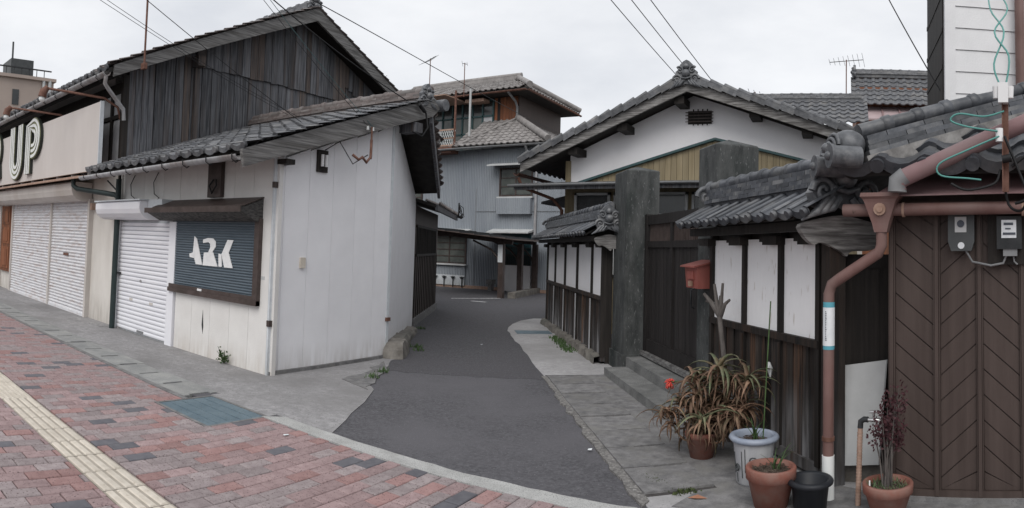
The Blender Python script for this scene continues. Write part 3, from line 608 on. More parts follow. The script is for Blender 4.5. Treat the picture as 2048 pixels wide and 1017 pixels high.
# ================================================================ CORNER SHOP (white, single storey, in front of the plank gable)
t = thing('corner_shop', 'small white panelled corner shop with tiled gable roof and closed shutters', 'building', (-7.8, 6.5, 0))
def shoproof(y): return 2.60 + .335 * (y - 4.38) if y < 7.7 else 3.712 - .37 * (y - 7.7)
FY = 4.98; SX = -5.85
fw = MB(); fw.box(GX + .03, -8.0, FY + .03, FY + .09, 1.8, 2.62).box(-9.74, -9.68, FY - .0, FY + .09, 0, 1.8).box(GX, -9.8, FY, FY + .09, 0, 2.6)
fw.box(-8.0, SX + .05, FY + .03, FY + .09, 0, 2.62); ob('front_wall', fw, 'cream_panel', t)
xs = [-7.93, -7.5, -7.06, -6.63, -6.24, SX - .03]
for i in range(5):
    z1 = .80 if i < 4 else 2.6
    ob('wall_panel', MB().box(xs[i] + .002, xs[i + 1] - .002, FY, FY + .032, .0, z1), 'cream_panel', t)
    if i < 4: ob('wall_panel', MB().box(xs[i] + .002, xs[i + 1] - .002, FY, FY + .032, 1.84, 2.6), 'cream_panel', t)
for (x0, x1) in ((-9.66, -9.0), (-9.0, -8.4), (-8.4, -7.935)): ob('wall_panel', MB().box(x0 + .002, x1 - .002, FY, FY + .032, 2.0, 2.6), 'cream_panel', t)
# side wall: tall panels cut to the roof slope, then the rear wall along the alley
sw = MB(); sw.prism([(SX - .06, FY + .1, 0), (SX - .06, 7.2, 0), (SX - .06, 7.2, shoproof(7.2) - .1), (SX - .06, FY + .1, shoproof(FY) - .1)], (-.1, 0, 0)); ob('side_backing', sw, 'cream_panel', t)
ys = [5.06, 5.14, 5.55, 5.97, 6.40, 6.82, 7.14]
for i in range(6):
    a, b = ys[i] + .002, ys[i + 1] - .002; zt = 2.46 + .335 * (a - 5.1)
    mb = MB(); mb.prism([(SX, a, .05), (SX, b, .05), (SX, b, zt + .28), (SX, a, zt + .12)], (-.055, 0, 0)); ob('wall_panel', mb, 'white_panel', t)
ob('corner_trim', MB().box(SX - .02, SX + .008, FY - .008, FY + .07, 0, 2.62), 'trim_grey', t); ob('corner_trim', MB().box(SX - .02, SX + .008, 7.14, 7.19, 0.02, 3.3), 'trim_grey', t)
mb = MB(); mb.box(SX - .02, SX + .03, 5.0, 7.2, -.02, .048); ob('base_strip', mb, 'old_concrete', t)
rw = MB(); rw.prism([A(0, 0, .02), A(3.66, 0, .02), A(3.66, 0, shoproof(10.28) - .22), A(.55, 0, shoproof(7.7) - .3), A(0, 0, shoproof(7.17) - .25)], (-AN.x * .08, -AN.y * .08, 0)); ob('rear_wall', rw, 'white_panel', t)
for (y_, z_) in ((5.0, 2.22), (5.0, .58)): ob('clamp', MB().box(SX - .02, SX + .03, FY - .02, FY + .04, z_, z_ + .07), 'brown_metal', t)
ob('clamp', MB().box(SX - .02, SX + .035, 7.12, 7.2, .52, .57), 'rust', t)
ob('doorbell_box', MB().box(SX, SX + .03, 5.43, 5.51, 1.27, 1.4), 'tactile', t)
# white door shutter with separate slats
ob('shutter_frame', MB().box(-8.13, -7.95, FY - .035, FY + .05, 0, 1.8), 'shutter_white', t); ob('shutter_frame', MB().box(-9.82, -9.75, FY - .02, FY + .05, 0, 1.8), 'shutter_white', t)
mb = MB(); mb.box(-9.75, -8.13, FY + .02, FY + .05, 0, 1.82); sh = ob('door_shutter', mb, 'trim_grey', t)
h_ = .0675; mb = MB(); pr = [(FY + .02, .002), (FY + .004, .002), (FY - .012, .012), (FY - .016, .036), (FY - .010, .058), (FY + .004, .063), (FY + .02, .063)]
mb.prism([(-9.748, a, b) for a, b in pr], (1.616, 0, 0)); sm = mesh('shutter_slat', mb, 'shutter_white')
for i in range(26): inst('shutter_slat', sm, Matrix.Translation((0, J(.001), .03 + i * h_)), sh)
ob('lock', MB().tube([(-8.95, FY - .028, .86), (-8.95, FY + .0, .86)], .022, 10), 'chrome', sh)
for x in (-9.3, -8.65): ob('pull_slot', MB().box(x, x + .1, FY - .02, FY, .52, .56), 'beige_metal', sh)
ob('pull_plate', MB().box(-9.0, -8.8, FY - .024, FY, .05, .085), 'gutter_dark', sh)
shutter_box(-10.08, -8.52, 1.82, 2.1, .34, 'shutter_white', t)
ob('box_cap', MB().box(-10.1, -8.5, FY - .36, FY, 2.105, 2.125).box(-8.51, -8.1, FY - .2, FY, 1.98, 2.12), 'trim_grey', t)
# display window shutter, dark canopy over it, lettering
ob('window_frame', MB().box(-6.12, -6.03, FY - .06, FY, .80, 1.85).box(-8.06, -6.03, FY - .07, FY, .80, .86), 'brown_metal', t)
sh = curtain('window_shutter', -8.06, -6.12, .88, 1.82, .034, 'shutter_blue', t, FY - .02, .008)
ob('bottom_rail', MB().box(-8.06, -6.12, FY - .05, FY - .03, .86, .91), 'brown_metal', sh); ob('handle', MB().box(-7.3, -7.2, FY - .06, FY - .05, .87, .9), 'porcelain', sh)
def flat(polys, y0, y1):
    mb = MB()
    for p in polys: mb.prism([(x, y1, z) for x, z in p], (0, y0 - y1, 0))
    return mb
y0_, y1_ = FY - .036, FY - .027
let = [[(-7.458, 1.605), (-7.398, 1.571), (-7.242, 1.222), (-7.397, 1.223), (-7.48, 1.38)], [(-7.48, 1.38), (-7.568, 1.358), (-7.554, 1.312), (-7.432, 1.303)],
       [(-7.244, 1.565), (-7.13, 1.588), (-7.013, 1.586), (-6.95, 1.544), (-7.072, 1.51), (-7.117, 1.534), (-7.24, 1.517)], [(-6.95, 1.544), (-6.945, 1.478), (-7.02, 1.404), (-7.115, 1.394), (-7.068, 1.461), (-7.072, 1.51)], [(-7.211, 1.39), (-7.003, 1.404), (-6.887, 1.22), (-7.229, 1.218)],
       [(-6.689, 1.576), (-6.565, 1.575), (-6.656, 1.41), (-6.809, 1.386)], [(-6.809, 1.386), (-6.656, 1.41), (-6.559, 1.221), (-6.738, 1.22)], [(-6.875, 1.391), (-6.812, 1.384), (-6.792, 1.223), (-6.862, 1.224)]]
ob('lettering', flat(let, y0_, y1_), 'paint_white', sh)
mb = MB(); mb.prism([(-8.3, FY, 2.09), (-8.3, FY - .33, 1.965), (-8.3, FY - .35, 1.93), (-8.3, FY - .1, 1.81), (-8.3, FY, 1.82)], (2.26, 0, 0)); cn = ob('canopy', mb, 'black_sooty', t)
ob('canopy_edge', MB().box(-8.32, -6.02, FY - .365, FY - .352, 1.915, 1.985), 'brown_metal', cn); ob('canopy_flashing', MB().hexa([(-8.2, FY - .30, 1.99), (-6.03, FY - .30, 1.99), (-6.03, FY, 2.10), (-8.2, FY, 2.10), (-8.2, FY - .30, 2.0), (-6.03, FY - .30, 2.0), (-6.03, FY, 2.115), (-8.2, FY, 2.115)]), 'brown_metal', cn)
mb = MB(); mb.box(-7.16, -6.86, FY - .06, FY, 2.13, 2.6); vb = ob('vent_board', mb, 'brown_metal', t)
mb = MB(); mb.tube([(-7.0, FY - .08, 2.36), (-7.08, FY - .09, 2.28), (-7.0, FY - .1, 2.18), (-6.92, FY - .09, 2.28), (-6.94, FY - .08, 2.36)], .012, 6); ob('cable_loop', mb, 'cable_black', vb)
ob('crack', MB().prism([(-7.22, FY - .003, .62), (-7.195, FY - .003, .40), (-7.205, FY - .003, .30), (-7.235, FY - .003, .42)], (0, .002, 0)), 'dark_metal', t)
for xa in (-9.3, -8.55):
    ob('loose_wire', MB().tube([(xa, FY - .02, 2.55), (xa - .1, FY - .04, 2.4), (xa - .05, FY - .05, 2.22), (xa + .12, FY - .06, 2.15), (xa + .06, FY - .06, 2.13)], .007, 5), 'cable_black', t)
ob('sticker', MB().box(-6.02, -5.96, FY - .004, FY, 1.12, 1.16), 'pale_sheet', t)
# roof
mb = MB()
for (a, b) in ((4.38, 7.7), (7.7, 10.45)):
    za, zb = shoproof(a + 1e-6), shoproof(b - 1e-6)
    xr = (-5.66, -5.66) if a < 5 else (-5.66, -7.36)
    mb.hexa([(GX + .05, a, za - .05), (xr[0], a, za - .05), (xr[1], b, zb - .05), (GX + .05, b, zb - .05), (GX + .05, a, za), (xr[0], a, za), (xr[1], b, zb), (GX + .05, b, zb)])
rf = ob('roof', mb, 'roof_deck', t)
us = Vector((0, 1, .335)).normalized()
tm = tile_mesh('tile', .265, .235, .042, .03, 'roof_tile'); te = eave_disc_tile('eave_tile', .265, .26, .042, .026, 'roof_tile')
lay_tiles(rf, tm, (GX + .04, 4.30, shoproof(4.30) + .035), (1, 0, 0), us, .265, .226, 16, 15, None, 'tile', .007, te)
bm = tile_mesh('verge_tile', .27, .23, .05, .032, 'roof_tile_brown')
for i in range(12):
    y = 10.35 - i * .22; x = -5.72 - (y - 7.7) * .62; inst('verge_tile', bm, basis((x + .2, y, shoproof(y) + .06), (-1, 0, J(.03)), (0, -1, .37)), rf); inst('verge_tile', bm, basis((x - .07, y, shoproof(y) + .05), (-1, 0, J(.03)), (0, -1, .37)), rf)
mb = MB(); za, zb = shoproof(4.3), shoproof(7.69)
mb.prism([(-5.62, 4.26, za + .0), (-5.62, 7.72, zb + .06), (-5.62, 7.9, zb - .05), (-5.62, 7.72, zb - .2), (-5.62, 4.3, za - .19)], (.05, 0, 0)); ob('barge_board', mb, 'barge_wood', t)
mb = MB(); mb.prism([(-5.64, 7.7, 3.66), (-7.34, 10.42, 2.72), (-7.34, 10.42, 2.54), (-5.64, 7.72, 3.42)], (AN.x * .05, AN.y * .05, 0)); ob('barge_board', mb, 'aged_wood', t)
mb = MB(); mb.prism([(-5.62, 4.35, za - .06), (-5.62, 7.7, zb - .07), (-5.62, 7.7, zb - .12), (-5.62, 4.35, za - .11)], (-.25, 0, 0)); ob('soffit', mb, 'dark_wood', t)
ob('purlin_end', MB().box(-5.86, -5.56, 7.3, 7.46, 3.22, 3.36), 'aged_wood', t); ob('purlin_end', MB().box(-5.9, -5.68, 5.0, 5.14, 2.5, 2.56), 'dark_wood', t)
rg = ob('ridge', MB().box(GX + .05, -5.75, 7.6, 7.8, 3.66, 3.78), 'roof_tile_brown', t)
noshi(rg, (GX + .06, 7.7, 3.78), (-5.72, 7.7, 3.78), .12, 3, .034, .28, 'roof_tile_brown')
ridge_caps(rg, (GX + .1, 7.7, 3.90), (-5.6, 7.7, 3.90), .065, .27, 'roof_tile_brown')
mb = MB(); onigawara(mb, (-5.62, 7.62, 3.66), (0, 1, 0), (1, 0, 0), .33); mb.tube([(-5.66, 7.95, 3.72), (-5.5, 7.95, 3.72)], .09, 14); ob('ridge_ornament', mb, 'ornament_tile', t)
mb = MB(); gutter(mb, (GX - .08, 4.28, 2.5), (-5.64, 4.28, 2.52), .06); gt = ob('gutter', mb, 'gutter_grey', t)
for i in range(9): ob('gutter_bracket', MB().tube([(-9.7 + .5 * i, 4.215, 2.53), (-9.7 + .5 * i, 4.22, 2.47), (-9.7 + .5 * i, 4.28, 2.435), (-9.7 + .5 * i, 4.34, 2.48)], .007, 5), 'dark_metal', gt)
# electric fittings on the side wall
mb = MB(); mb.box(SX + .002, SX + .03, 5.65, 5.83, 2.48, 2.76); fb = ob('fuse_board', mb, 'dark_wood', t)
for y in (5.71, 5.78): ob('fuse', MB().tube([(SX + .05, y, 2.55), (SX + .05, y, 2.7)], .022, 8), 'porcelain', fb)
mb = MB(); mb.tube([(-5.56, 6.0, 2.72), (-5.5, 6.05, 2.66), (-5.5, 6.12, 2.7), (-5.5, 6.2, 2.64), (-5.5, 6.28, 2.72), (-5.53, 6.32, 2.95)], .018, 8).tube([(-5.53, 6.32, 2.7), (-5.53, 6.32, 3.12)], .012, 6); br = ob('wire_bracket', mb, 'rust', t)
for y in (6.24, 6.34): ob('insulator', MB().tube([(-5.53, y, 3.07), (-5.53, y, 3.12)], [.02, .014], 10), 'pale_sheet', br)
mb = MB(); mb.tube([(-5.54, 7.3, 3.66), (-5.5, 7.45, 3.5), (-5.5, 7.5, 3.3), (-5.52, 7.4, 3.16), (-5.54, 7.2, 3.2)], .014, 6).tube([(-5.5, 7.28, 3.6), (-5.5, 7.42, 3.52)], .028, 8); ob('service_cable', mb, 'cable_black', t)
mb = MB(); mb.tube([(-5.8, 5.75, 2.76), (-5.6, 5.8, 2.86), (-5.55, 6.0, 2.6), (-5.55, 6.28, 2.75)], .007, 5); ob('service_cable', mb, 'cable_black', t)
# leafy weed at the wall foot
wt = thing('wall_weed', 'small leafy green weed growing at the foot of the cream shop wall', 'weed', (-6.65, 4.95, .01))
mb = MB(); lf = MB()
for k in range(9):
    a = J(1.3); h = random.uniform(.1, .24); p = [Vector((-6.65 + math.sin(a) * h * .8 * q, 4.95 - .05 * q + J(.01), .01 + h * q * math.cos(a * .7))) for q in (0, .5, 1)]; mb.tube(p, .003, 4)
    for q in range(7):
        c = p[0].lerp(p[2], .3 + .1 * q) + Vector((J(.03), J(.03), J(.02)))
        for e in range(2):
            d = Vector((J(1), J(1), J(.5))).normalized() * .017; n_ = d.orthogonal().normalized() * .013; lf.add([c - d, c + n_, c + d, c - n_], [(0, 1, 2, 3)])
ob('stem', mb, 'leaf_green', wt); ob('foliage', lf, 'leaf_green', wt)
# ================================================================ BROWN SHED behind the corner shop
def B(s, o, z=0.):
    d = Vector((-1.78, 3.31)).normalized(); n = Vector((d.y, -d.x)); return Vector((-7.76 + d.x * s + n.x * o, 10.28 + d.y * s + n.y * o, z))
t = thing('brown_shed', 'low brown boarded shed with slatted window behind the white corner shop', 'shed', tuple(B(1.9, -1, 0)))
ob('footing', MB().fbox(B, .05, 3.85, -.2, .04, -.02, .16), 'old_concrete', t)
ob('wall', MB().fbox(B, .03, 3.78, -.12, 0, .16, 2.4), 'brown_sheet', t)
for i in range(14): ob('batten', MB().fbox(B, .1 + .27 * i, .13 + .27 * i, 0, .018, .16, 1.38), 'dark_wood', t)
ob('window_frame', MB().fbox(B, .1, 3.4, .0, .04, 1.38, 1.43).fbox(B, .1, 3.4, .0, .04, 1.97, 2.02), 'dark_wood', t)
for i in range(17): ob('window_bar', MB().fbox(B, .16 + .19 * i, .2 + .19 * i, .01, .04, 1.43, 1.97), 'dark_wood', t)
mb = MB(); mb.hexa([B(-.1, .42, 2.36), B(4.4, .42, 2.36), B(4.4, -2.2, 3.1), B(-.1, -2.2, 3.1), B(-.1, .42, 2.42), B(4.4, .42, 2.42), B(4.4, -2.2, 3.16), B(-.1, -2.2, 3.16)]); rf = ob('roof', mb, 'roof_deck', t)
ob('fascia', MB().fbox(B, -.1, 4.42, .4, .45, 2.30, 2.42), 'aged_wood', t)
te2 = eave_disc_tile('eave_tile', .27, .3, .045, .025, 'roof_tile_brown')
for i in range(16): inst('eave_tile', te2, basis(B(4.4 - .27 * i, .46, 2.46), B(-1, 0) - B(0, 0), (B(0, -1) - B(0, 0)) + Vector((0, 0, .28))), rf)
mb = MB(); mb.tube([B(4.1, .5, 2.35), B(4.1, .5, 2.75)], .02, 6)
for k in range(5): mb.tube([B(4.1, .5, 2.7), B(4.15 + J(.1), .6 + J(.1), 2.6 + J(.1)), B(4.1 + J(.15), .55 + J(.1), 2.4 + J(.1))], .01, 5)
mb.ball(B(4.1, .56, 2.38), .05, 8, 6); ob('cable_terminal', mb, 'cable_black', t)
# ================================================================ GREY CORRUGATED HOUSE at the end of the alley
t = thing('grey_house', 'two-storey house with blue-grey corrugated walls and pale tiled roofs', 'house', (-13.5, 24, 0))
HY = 21.5; XL, XR = -18.5, -9.7
def corr(mb, x0, x1, z0, z1, y, pitch=.076, amp=.012):
    n = int((x1 - x0) / pitch * 4); v = []
    for i in range(n + 1):
        x = x0 + (x1 - x0) * i / n; yy = y + amp * (1, 1, -1, -1)[i % 4]; v += [(x, yy, z0), (x, yy, z1)]
    mb.add(v, [(2 * i, 2 * i + 2, 2 * i + 3, 2 * i + 1) for i in range(n)])
ob('wall', MB().box(XL, XR, HY + .03, HY + 6, 0, 5.45), 'corrugated', t)
mb = MB(); corr(mb, XL, XR, .12, 5.4, HY); ob('corrugated_cladding', mb, 'corrugated', t)
mb = MB(); mb.box(XL, XR, HY - .02, HY + .05, -.02, .12); ob('plinth', mb, 'rust_pale', t)
mb = MB(); mb.box(-13.3, -13.285, HY - .022, HY, .12, 3.9).box(-13.3, -9.7, HY - .022, HY, 3.0, 3.015); ob('cladding_seam', mb, 'gutter_dark', t)
def win(x0, x1, z0, z1, nx, nz, y=HY, glass='curtain_glass', mat='brown_metal'):
    f = MB(); f.box(x0 - .06, x1 + .06, y - .06, y, z0 - .06, z0).box(x0 - .06, x1 + .06, y - .06, y, z1, z1 + .06).box(x0 - .06, x0, y - .06, y, z0, z1).box(x1, x1 + .06, y - .06, y, z0, z1)
    for i in range(1, nx): xx = x0 + (x1 - x0) * i / nx; f.box(xx - .025, xx + .025, y - .05, y, z0, z1)
    for k in range(1, nz): zz = z0 + (z1 - z0) * k / nz; f.box(x0, x1, y - .045, y, zz - .018, zz + .018)
    fr = ob('window', f, mat, t)
    for i in range(nx):
        for k in range(nz):
            a, b = x0 + (x1 - x0) * i / nx, x0 + (x1 - x0) * (i + 1) / nx; c, d = z0 + (z1 - z0) * k / nz, z0 + (z1 - z0) * (k + 1) / nz
            ob('pane', MB().box(a + .026, b - .026, y - .03, y - .022, c + .02, d - .02), glass, fr)
    return fr
win(-12.2, -10.9, 3.62, 4.6, 2, 3); ob('window_sill', MB().box(-12.32, -10.8, HY - .14, HY, 3.5, 3.56), 'pale_sheet', t)
mb = MB(); mb.box(-12.28, -10.84, HY - .2, HY, 2.9, 3.5); bx = ob('window_box', mb, 'corrugated', t)
mb = MB(); corr(mb, -12.28, -10.84, 2.9, 3.5, HY - .215); ob('box_cladding', mb, 'corrugated', bx)
win(-15.2, -13.72, .98, 2.02, 2, 4); ob('window_sill', MB().box(-15.3, -13.6, HY - .16, HY, .88, .94), 'pale_sheet', t)
mb = MB(); mb.box(-15.25, -13.68, HY - .05, HY - .02, .5, .86); corr(mb, -15.25, -13.68, .5, .86, HY - .06); ob('apron_cladding', mb, 'corrugated', t)
win(-16.75, -15.95, 3.3, 4.5, 1, 4)
for (x0, x1, z, d) in ((-12.55, -10.75, 4.74, .55), (-15.4, -13.45, 2.2, .5), (-12.5, -10.75, 2.22, .5), (-16.9, -15.8, 4.7, .4)):
    mb = MB(); mb.prism([(x0, HY, z + .12), (x0, HY - d, z), (x0, HY - d, z - .05), (x0, HY, z + .03)], (x1 - x0, 0, 0)); ob('window_hood', mb, 'pale_sheet', t)
ob('meter_board', MB().box(-15.2, -13.7, HY - .06, HY - .03, .1, .5), 'trim_grey', t)
for i in range(4):
    x = -15.05 + .42 * i; mb = MB(); mb.tube([(x, HY - .1, .02), (x, HY - .1, .36)], .02, 6).ball((x, HY - .12, .4), .06, 8, 6).tube([(x - .1, HY - .1, .42), (x + .1, HY - .1, .42)], .02, 6); ob('water_tap', mb, 'dark_metal', t)
# doorway with blue glass, grille and white dado
ob('entrance', MB().box(-12.12, -10.84, HY - .03, HY - .015, 1.0, 2.15), 'teal_glass', t)
gr = MB()
for i in range(16): x = -12.1 + 1.24 * i / 15; gr.box(x - .012, x + .012, HY - .09, HY - .07, 1.0, 1.36)
gr.box(-12.12, -10.84, HY - .1, HY - .06, 1.34, 1.38).box(-12.12, -10.84, HY - .1, HY - .06, .99, 1.03).box(-12.12, -10.84, HY - .1, HY - .06, 1.62, 1.65); ob('grille', gr, 'dark_metal', t)
ob('white_dado', MB().box(-12.15, -10.8, HY - .12, HY - .02, -.02, .98), 'plaster', t)
ob('downpipe', MB().tube([(-10.68, HY - .08, 5.4), (-10.68, HY - .08, .1)], .05, 8), 'gutter_grey', t)
mb = MB(); mb.box(-12.45, -12.2, HY - .5, HY - .2, .25, .42).box(-12.4, -12.25, HY - .45, HY - .25, .0, .25); tag(ob('concrete_blocks', mb, 'old_concrete'), 'small stacked concrete blocks by the grey corrugated wall', 'blocks')
# skirt roof, upper storey, hipped upper roof
EV = 5.45
mb = MB(); mb.hexa([(-14.3, 21.0, EV), (-10.1, 21.0, EV), (-12.24, 22.8, 6.72), (-13.8, 22.8, 6.72), (-14.3, 21.0, EV + .04), (-10.1, 21.0, EV + .04), (-12.24, 22.8, 6.76), (-13.8, 22.8, 6.76)])
mb.hexa([(-10.1, 21.0, EV), (-10.1, 27, EV), (-12.24, 27, 6.72), (-12.24, 22.8, 6.72), (-10.1, 21.0, EV + .04), (-10.1, 27, EV + .04), (-12.24, 27, 6.76), (-12.24, 22.8, 6.76)]); ob('lower_roof', mb, 'roof_deck', t)
hip = lambda p: p.x < -10.1 - (p.y - 21.0) * (2.14 / 1.8) + .1
mb = MB(); tile_sheet(mb, (-14.35, 20.98, EV + .07), (1, 0, 0), (0, 1.8, 1.27), .27, .25, 16, 9, .05, .03, lambda p: hip(p) and p.x > -14.3 + (p.y - 21) * .28)
mb2 = mb; tile_sheet(mb2, (-10.07, 26.8, EV + .07), (0, -1, 0), (-2.14, 0, 1.27), .27, .25, 22, 10, .05, .03, lambda p: not hip(p)); o = ob('lower_tiles', mb2, 'roof_tile_light', t); o['kind'] = 'stuff'
mb = MB(); mb.tube([(-10.0, 20.9, EV + .16), (-12.28, 22.82, 6.88)], .13, 8).tube([(-13.95, 21.0, EV + .12), (-12.3, 22.78, 6.85)], .045, 6); ob('hip_ridge', mb, 'roof_tile_light', t)
mb = MB(); gutter(mb, (-18.5, 20.9, EV - .03), (-9.95, 20.9, EV - .0), .07); ob('gutter', mb, 'gutter_dark', t)
mb = MB(); mb.tube([(-10.9, 20.9, EV - .03), (-10.9, 21.0, EV - .25), (-10.7, 21.35, EV - .5)], .05, 8); ob('downpipe', mb, 'gutter_dark', t)
ob('upper_wall', MB().box(-18, -12.24, 22.85, 26.9, 5.4, 7.85), 'brown_sheet', t)
for i in range(8): ob('upper_board', MB().box(-13.35 + .132 * i, -13.225 + .132 * i, 22.8, 22.85, 6.75, 7.75), random.choice(['rust_wood', 'rust_wood', 'dark_wood']), t)
mb = MB(); mb.box(-18, -14.2, 20.95, 22.9, 5.30, 5.42); ob('balcony_floor', mb, 'rust', t)
ob('balcony_edge', MB().box(-18, -14.15, 20.9, 20.96, 5.38, 5.52), 'rust', t)
bl_ = MB(); bl_.box(-18, -14.1, 21.0, 21.04, 6.18, 6.24).box(-18, -14.1, 21.0, 21.04, 5.56, 5.62).box(-18, -14.1, 21.0, 21.03, 5.86, 5.89); ob('balcony_rail', bl_, 'rust_pale', t)
mesh_ = MB()
for i in range(36):
    x = -18 + .107 * i
    for (a, b) in ((0, .5), (.5, 0)): mesh_.beam((x + a * .4, 21.02, 5.62), (x + b * .4, 21.02, 6.18), .012, .012)
ob('balcony_mesh', mesh_, 'white_plastic', t)
for x, m_ in ((-14.1, 'rust'), (-15.6, 'rust'), (-13.42, 'pale_sheet')): ob('balcony_post', MB().box(x - .03, x + .03, 21.0, 21.06, 5.4 if x < -14 else 5.9, 7.75), m_, t)
fr = MB()
for i in range(10): x = -17.9 + .5 * i; fr.box(x - .03, x + .03, 22.74, 22.84, 5.5, 7.7)
fr.box(-18, -13.4, 22.74, 22.84, 6.3, 6.36).box(-18, -13.4, 22.74, 22.84, 7.0, 7.06).box(-18, -13.4, 22.74, 22.84, 7.66, 7.72); uw = ob('glazed_screen', fr, 'teal_paint', t)
for i in range(9):
    x = -17.9 + .5 * i
    for (z0, z1, g_) in ((5.5, 6.3, 'curtain_glass'), (6.36, 7.0, random.choice(['grey_glass', 'curtain_glass'])), (7.06, 7.66, 'dark_glass')): ob('pane', MB().box(x + .035, x + .465, 22.79, 22.8, z0, z1), g_, uw)
ob('awning', MB().box(-17.9, -14.6, 21.0, 22.8, 7.62, 7.66).box(-14.5, -13.6, 22.3, 22.8, 7.55, 7.68), 'rust_pale', t)
EZ = 7.88; E0, E1, Y0, Y1 = -19.0, -11.55, 22.1, 27.4; RZ = 8.95
mb = MB(); mb.add([(E0, Y0, EZ), (E1, Y0, EZ), (E1, Y1, EZ), (E0, Y1, EZ), (E0, 24.7, RZ), (-13.35, 24.7, RZ), (E0, Y0, EZ - .1), (E1, Y0, EZ - .1), (E1, Y1, EZ - .1), (E0, Y1, EZ - .1)], [(0, 1, 5, 4), (1, 2, 5), (2, 3, 4, 5), (6, 9, 8, 7), (0, 6, 7, 1), (1, 7, 8, 2), (2, 8, 9, 3)]); ob('upper_roof', mb, 'roof_deck', t)
sl_ = (RZ - EZ); mb = MB(); hp = lambda p: p.x < E1 - (p.y - Y0) * ((E1 + 13.35) / (24.7 - Y0))
tile_sheet(mb, (E0, Y0 - .05, EZ + .03), (1, 0, 0), (0, 24.7 - Y0, sl_), .27, .26, 29, 11, .05, .03, hp)
tile_sheet(mb, (E1 + .05, Y1, EZ + .03), (0, -1, 0), (-(E1 + 13.35), 0, sl_), .27, .26, 20, 8, .05, .03, lambda p: p.x > E1 - (p.y - Y0) * .69 and p.x > E1 - (Y1 - p.y) * .667); o = ob('upper_tiles', mb, 'roof_tile_light', t); o['kind'] = 'stuff'
mb = MB(); mb.box(E0, -13.2, 24.6, 24.8, RZ, RZ + .18).tube([(E0, 24.7, RZ + .22), (-13.15, 24.7, RZ + .22)], .11, 8).tube([(-13.3, 24.7, RZ + .12), (E1 + .1, Y0 + .1, EZ + .14)], .13, 8).tube([(-13.3, 24.7, RZ + .1), (E1 + .1, Y1 - .1, EZ + .14)], .12, 8); ob('upper_ridge', mb, 'roof_tile_light', t)
mb = MB(); gutter(mb, (E0, Y0 - .1, EZ - .1), (E1 + .05, Y0 - .1, EZ - .08), .06); gutter(mb, (E1 + .1, Y0 - .1, EZ - .08), (E1 + .1, Y1, EZ - .08), .06); ob('upper_gutter', mb, 'rust', t)
mb = MB(); mb.tube([(-12.35, 22.1, 7.75), (-12.3, 22.6, 7.5), (-12.28, 22.75, 7.3), (-12.28, 22.75, 6.8)], .05, 8); ob('downpipe', mb, 'gutter_dark', t)
# antennas
def antenna(x, y, z0, z1, label, boom=(1, 0), n=6, group=None, L=.9):
    a = thing('tv_antenna', label, 'antenna', (x, y, z0), group); mb = MB(); mb.tube([(x, y, z0), (x, y, z1)], .018, 6); ob('mast', mb, 'rust', a)
    bx_, by_ = boom; mb = MB(); mb.tube([(x - bx_ * L * .6, y - by_ * L * .6, z1 - .03), (x + bx_ * L * .6, y + by_ * L * .6, z1 - .05)], .012, 5)
    for i in range(n):
        q = -.6 + 1.2 * i / (n - 1); l = .1 + .2 * (1 - i / n); cx, cy = x + bx_ * L * q, y + by_ * L * q; mb.tube([(cx - by_ * l, cy + bx_ * l, z1 - .04 + l * .5), (cx + by_ * l, cy - bx_ * l, z1 - .04 - l * .5)], .007, 4)
    ob('boom', mb, 'dark_metal', a); return a
antenna(-15.6, 21.3, 6.6, 9.3, 'tall television antenna rising beside the balcony of the grey house', (.85, -.5))
antenna(-14.3, 21.9, 7.7, 9.1, 'short leaning aerial on the tiled eave of the grey house', (.3, .3), 2, None, .4)
antenna(-13.6, 15.6, 5.6, 7.0, 'small aerial showing past the verge of the plank gable roof', (.8, .3), 5, None, .7)
# ================================================================ CARPORT
t = thing('carport', 'low brown steel carport with sloping sheet roof and bent braces', 'carport', (-10.8, 19.5, 0))
posts = [(-10.27, 18.27), (-10.55, 20.6), (-10.75, 22.6 - 1.5)]
for i, (x, y) in enumerate(((-10.27, 18.27), (-10.5, 20.0), (-10.55, 21.25))):
    p = ob('post', MB().box(x - .09, x + .09, y - .07, y + .07, 0, 1.78), 'brown_metal', t)
    mb = MB(); pts = [(x - .08, y, 1.05), (x - .16, y, 1.3), (x - .4, y, 1.55), (x - 1.1, y, 1.84)]; mb.tube(pts, .035, 6); ob('brace', mb, 'brown_metal', p)
ob('beam', MB().beam((-13.2, 17.9, 2.14), (-9.9, 18.3, 1.80), .1, .14), 'brown_metal', t); ob('beam', MB().beam((-13.6, 20.4, 2.14), (-10.1, 20.4, 1.80), .08, .12), 'brown_metal', t)
mb = MB(); mb.hexa([(-13.3, 17.5, 2.22), (-9.5, 17.8, 1.86), (-9.9, 21.1, 1.86), (-13.7, 21.1, 2.22), (-13.3, 17.5, 2.24), (-9.5, 17.8, 1.88), (-9.9, 21.1, 1.88), (-13.7, 21.1, 2.24)]); ob('roof_sheet', mb, 'brown_sheet', t)
for i in range(7):
    x = -13.2 + .55 * i; z = 2.25 - (i * .55) * .094; ob('roof_rib', MB().beam((x, 17.6 + .04 * i, z), (x - .3, 21.0, z), .05, .04), 'dark_metal', t)
tag(ob('notice_plate', MB().box(-10.37, -10.2, 18.185, 18.195, 1.15, 1.72), 'paper'), 'narrow white notice plate on the nearest brown carport post', 'notice')
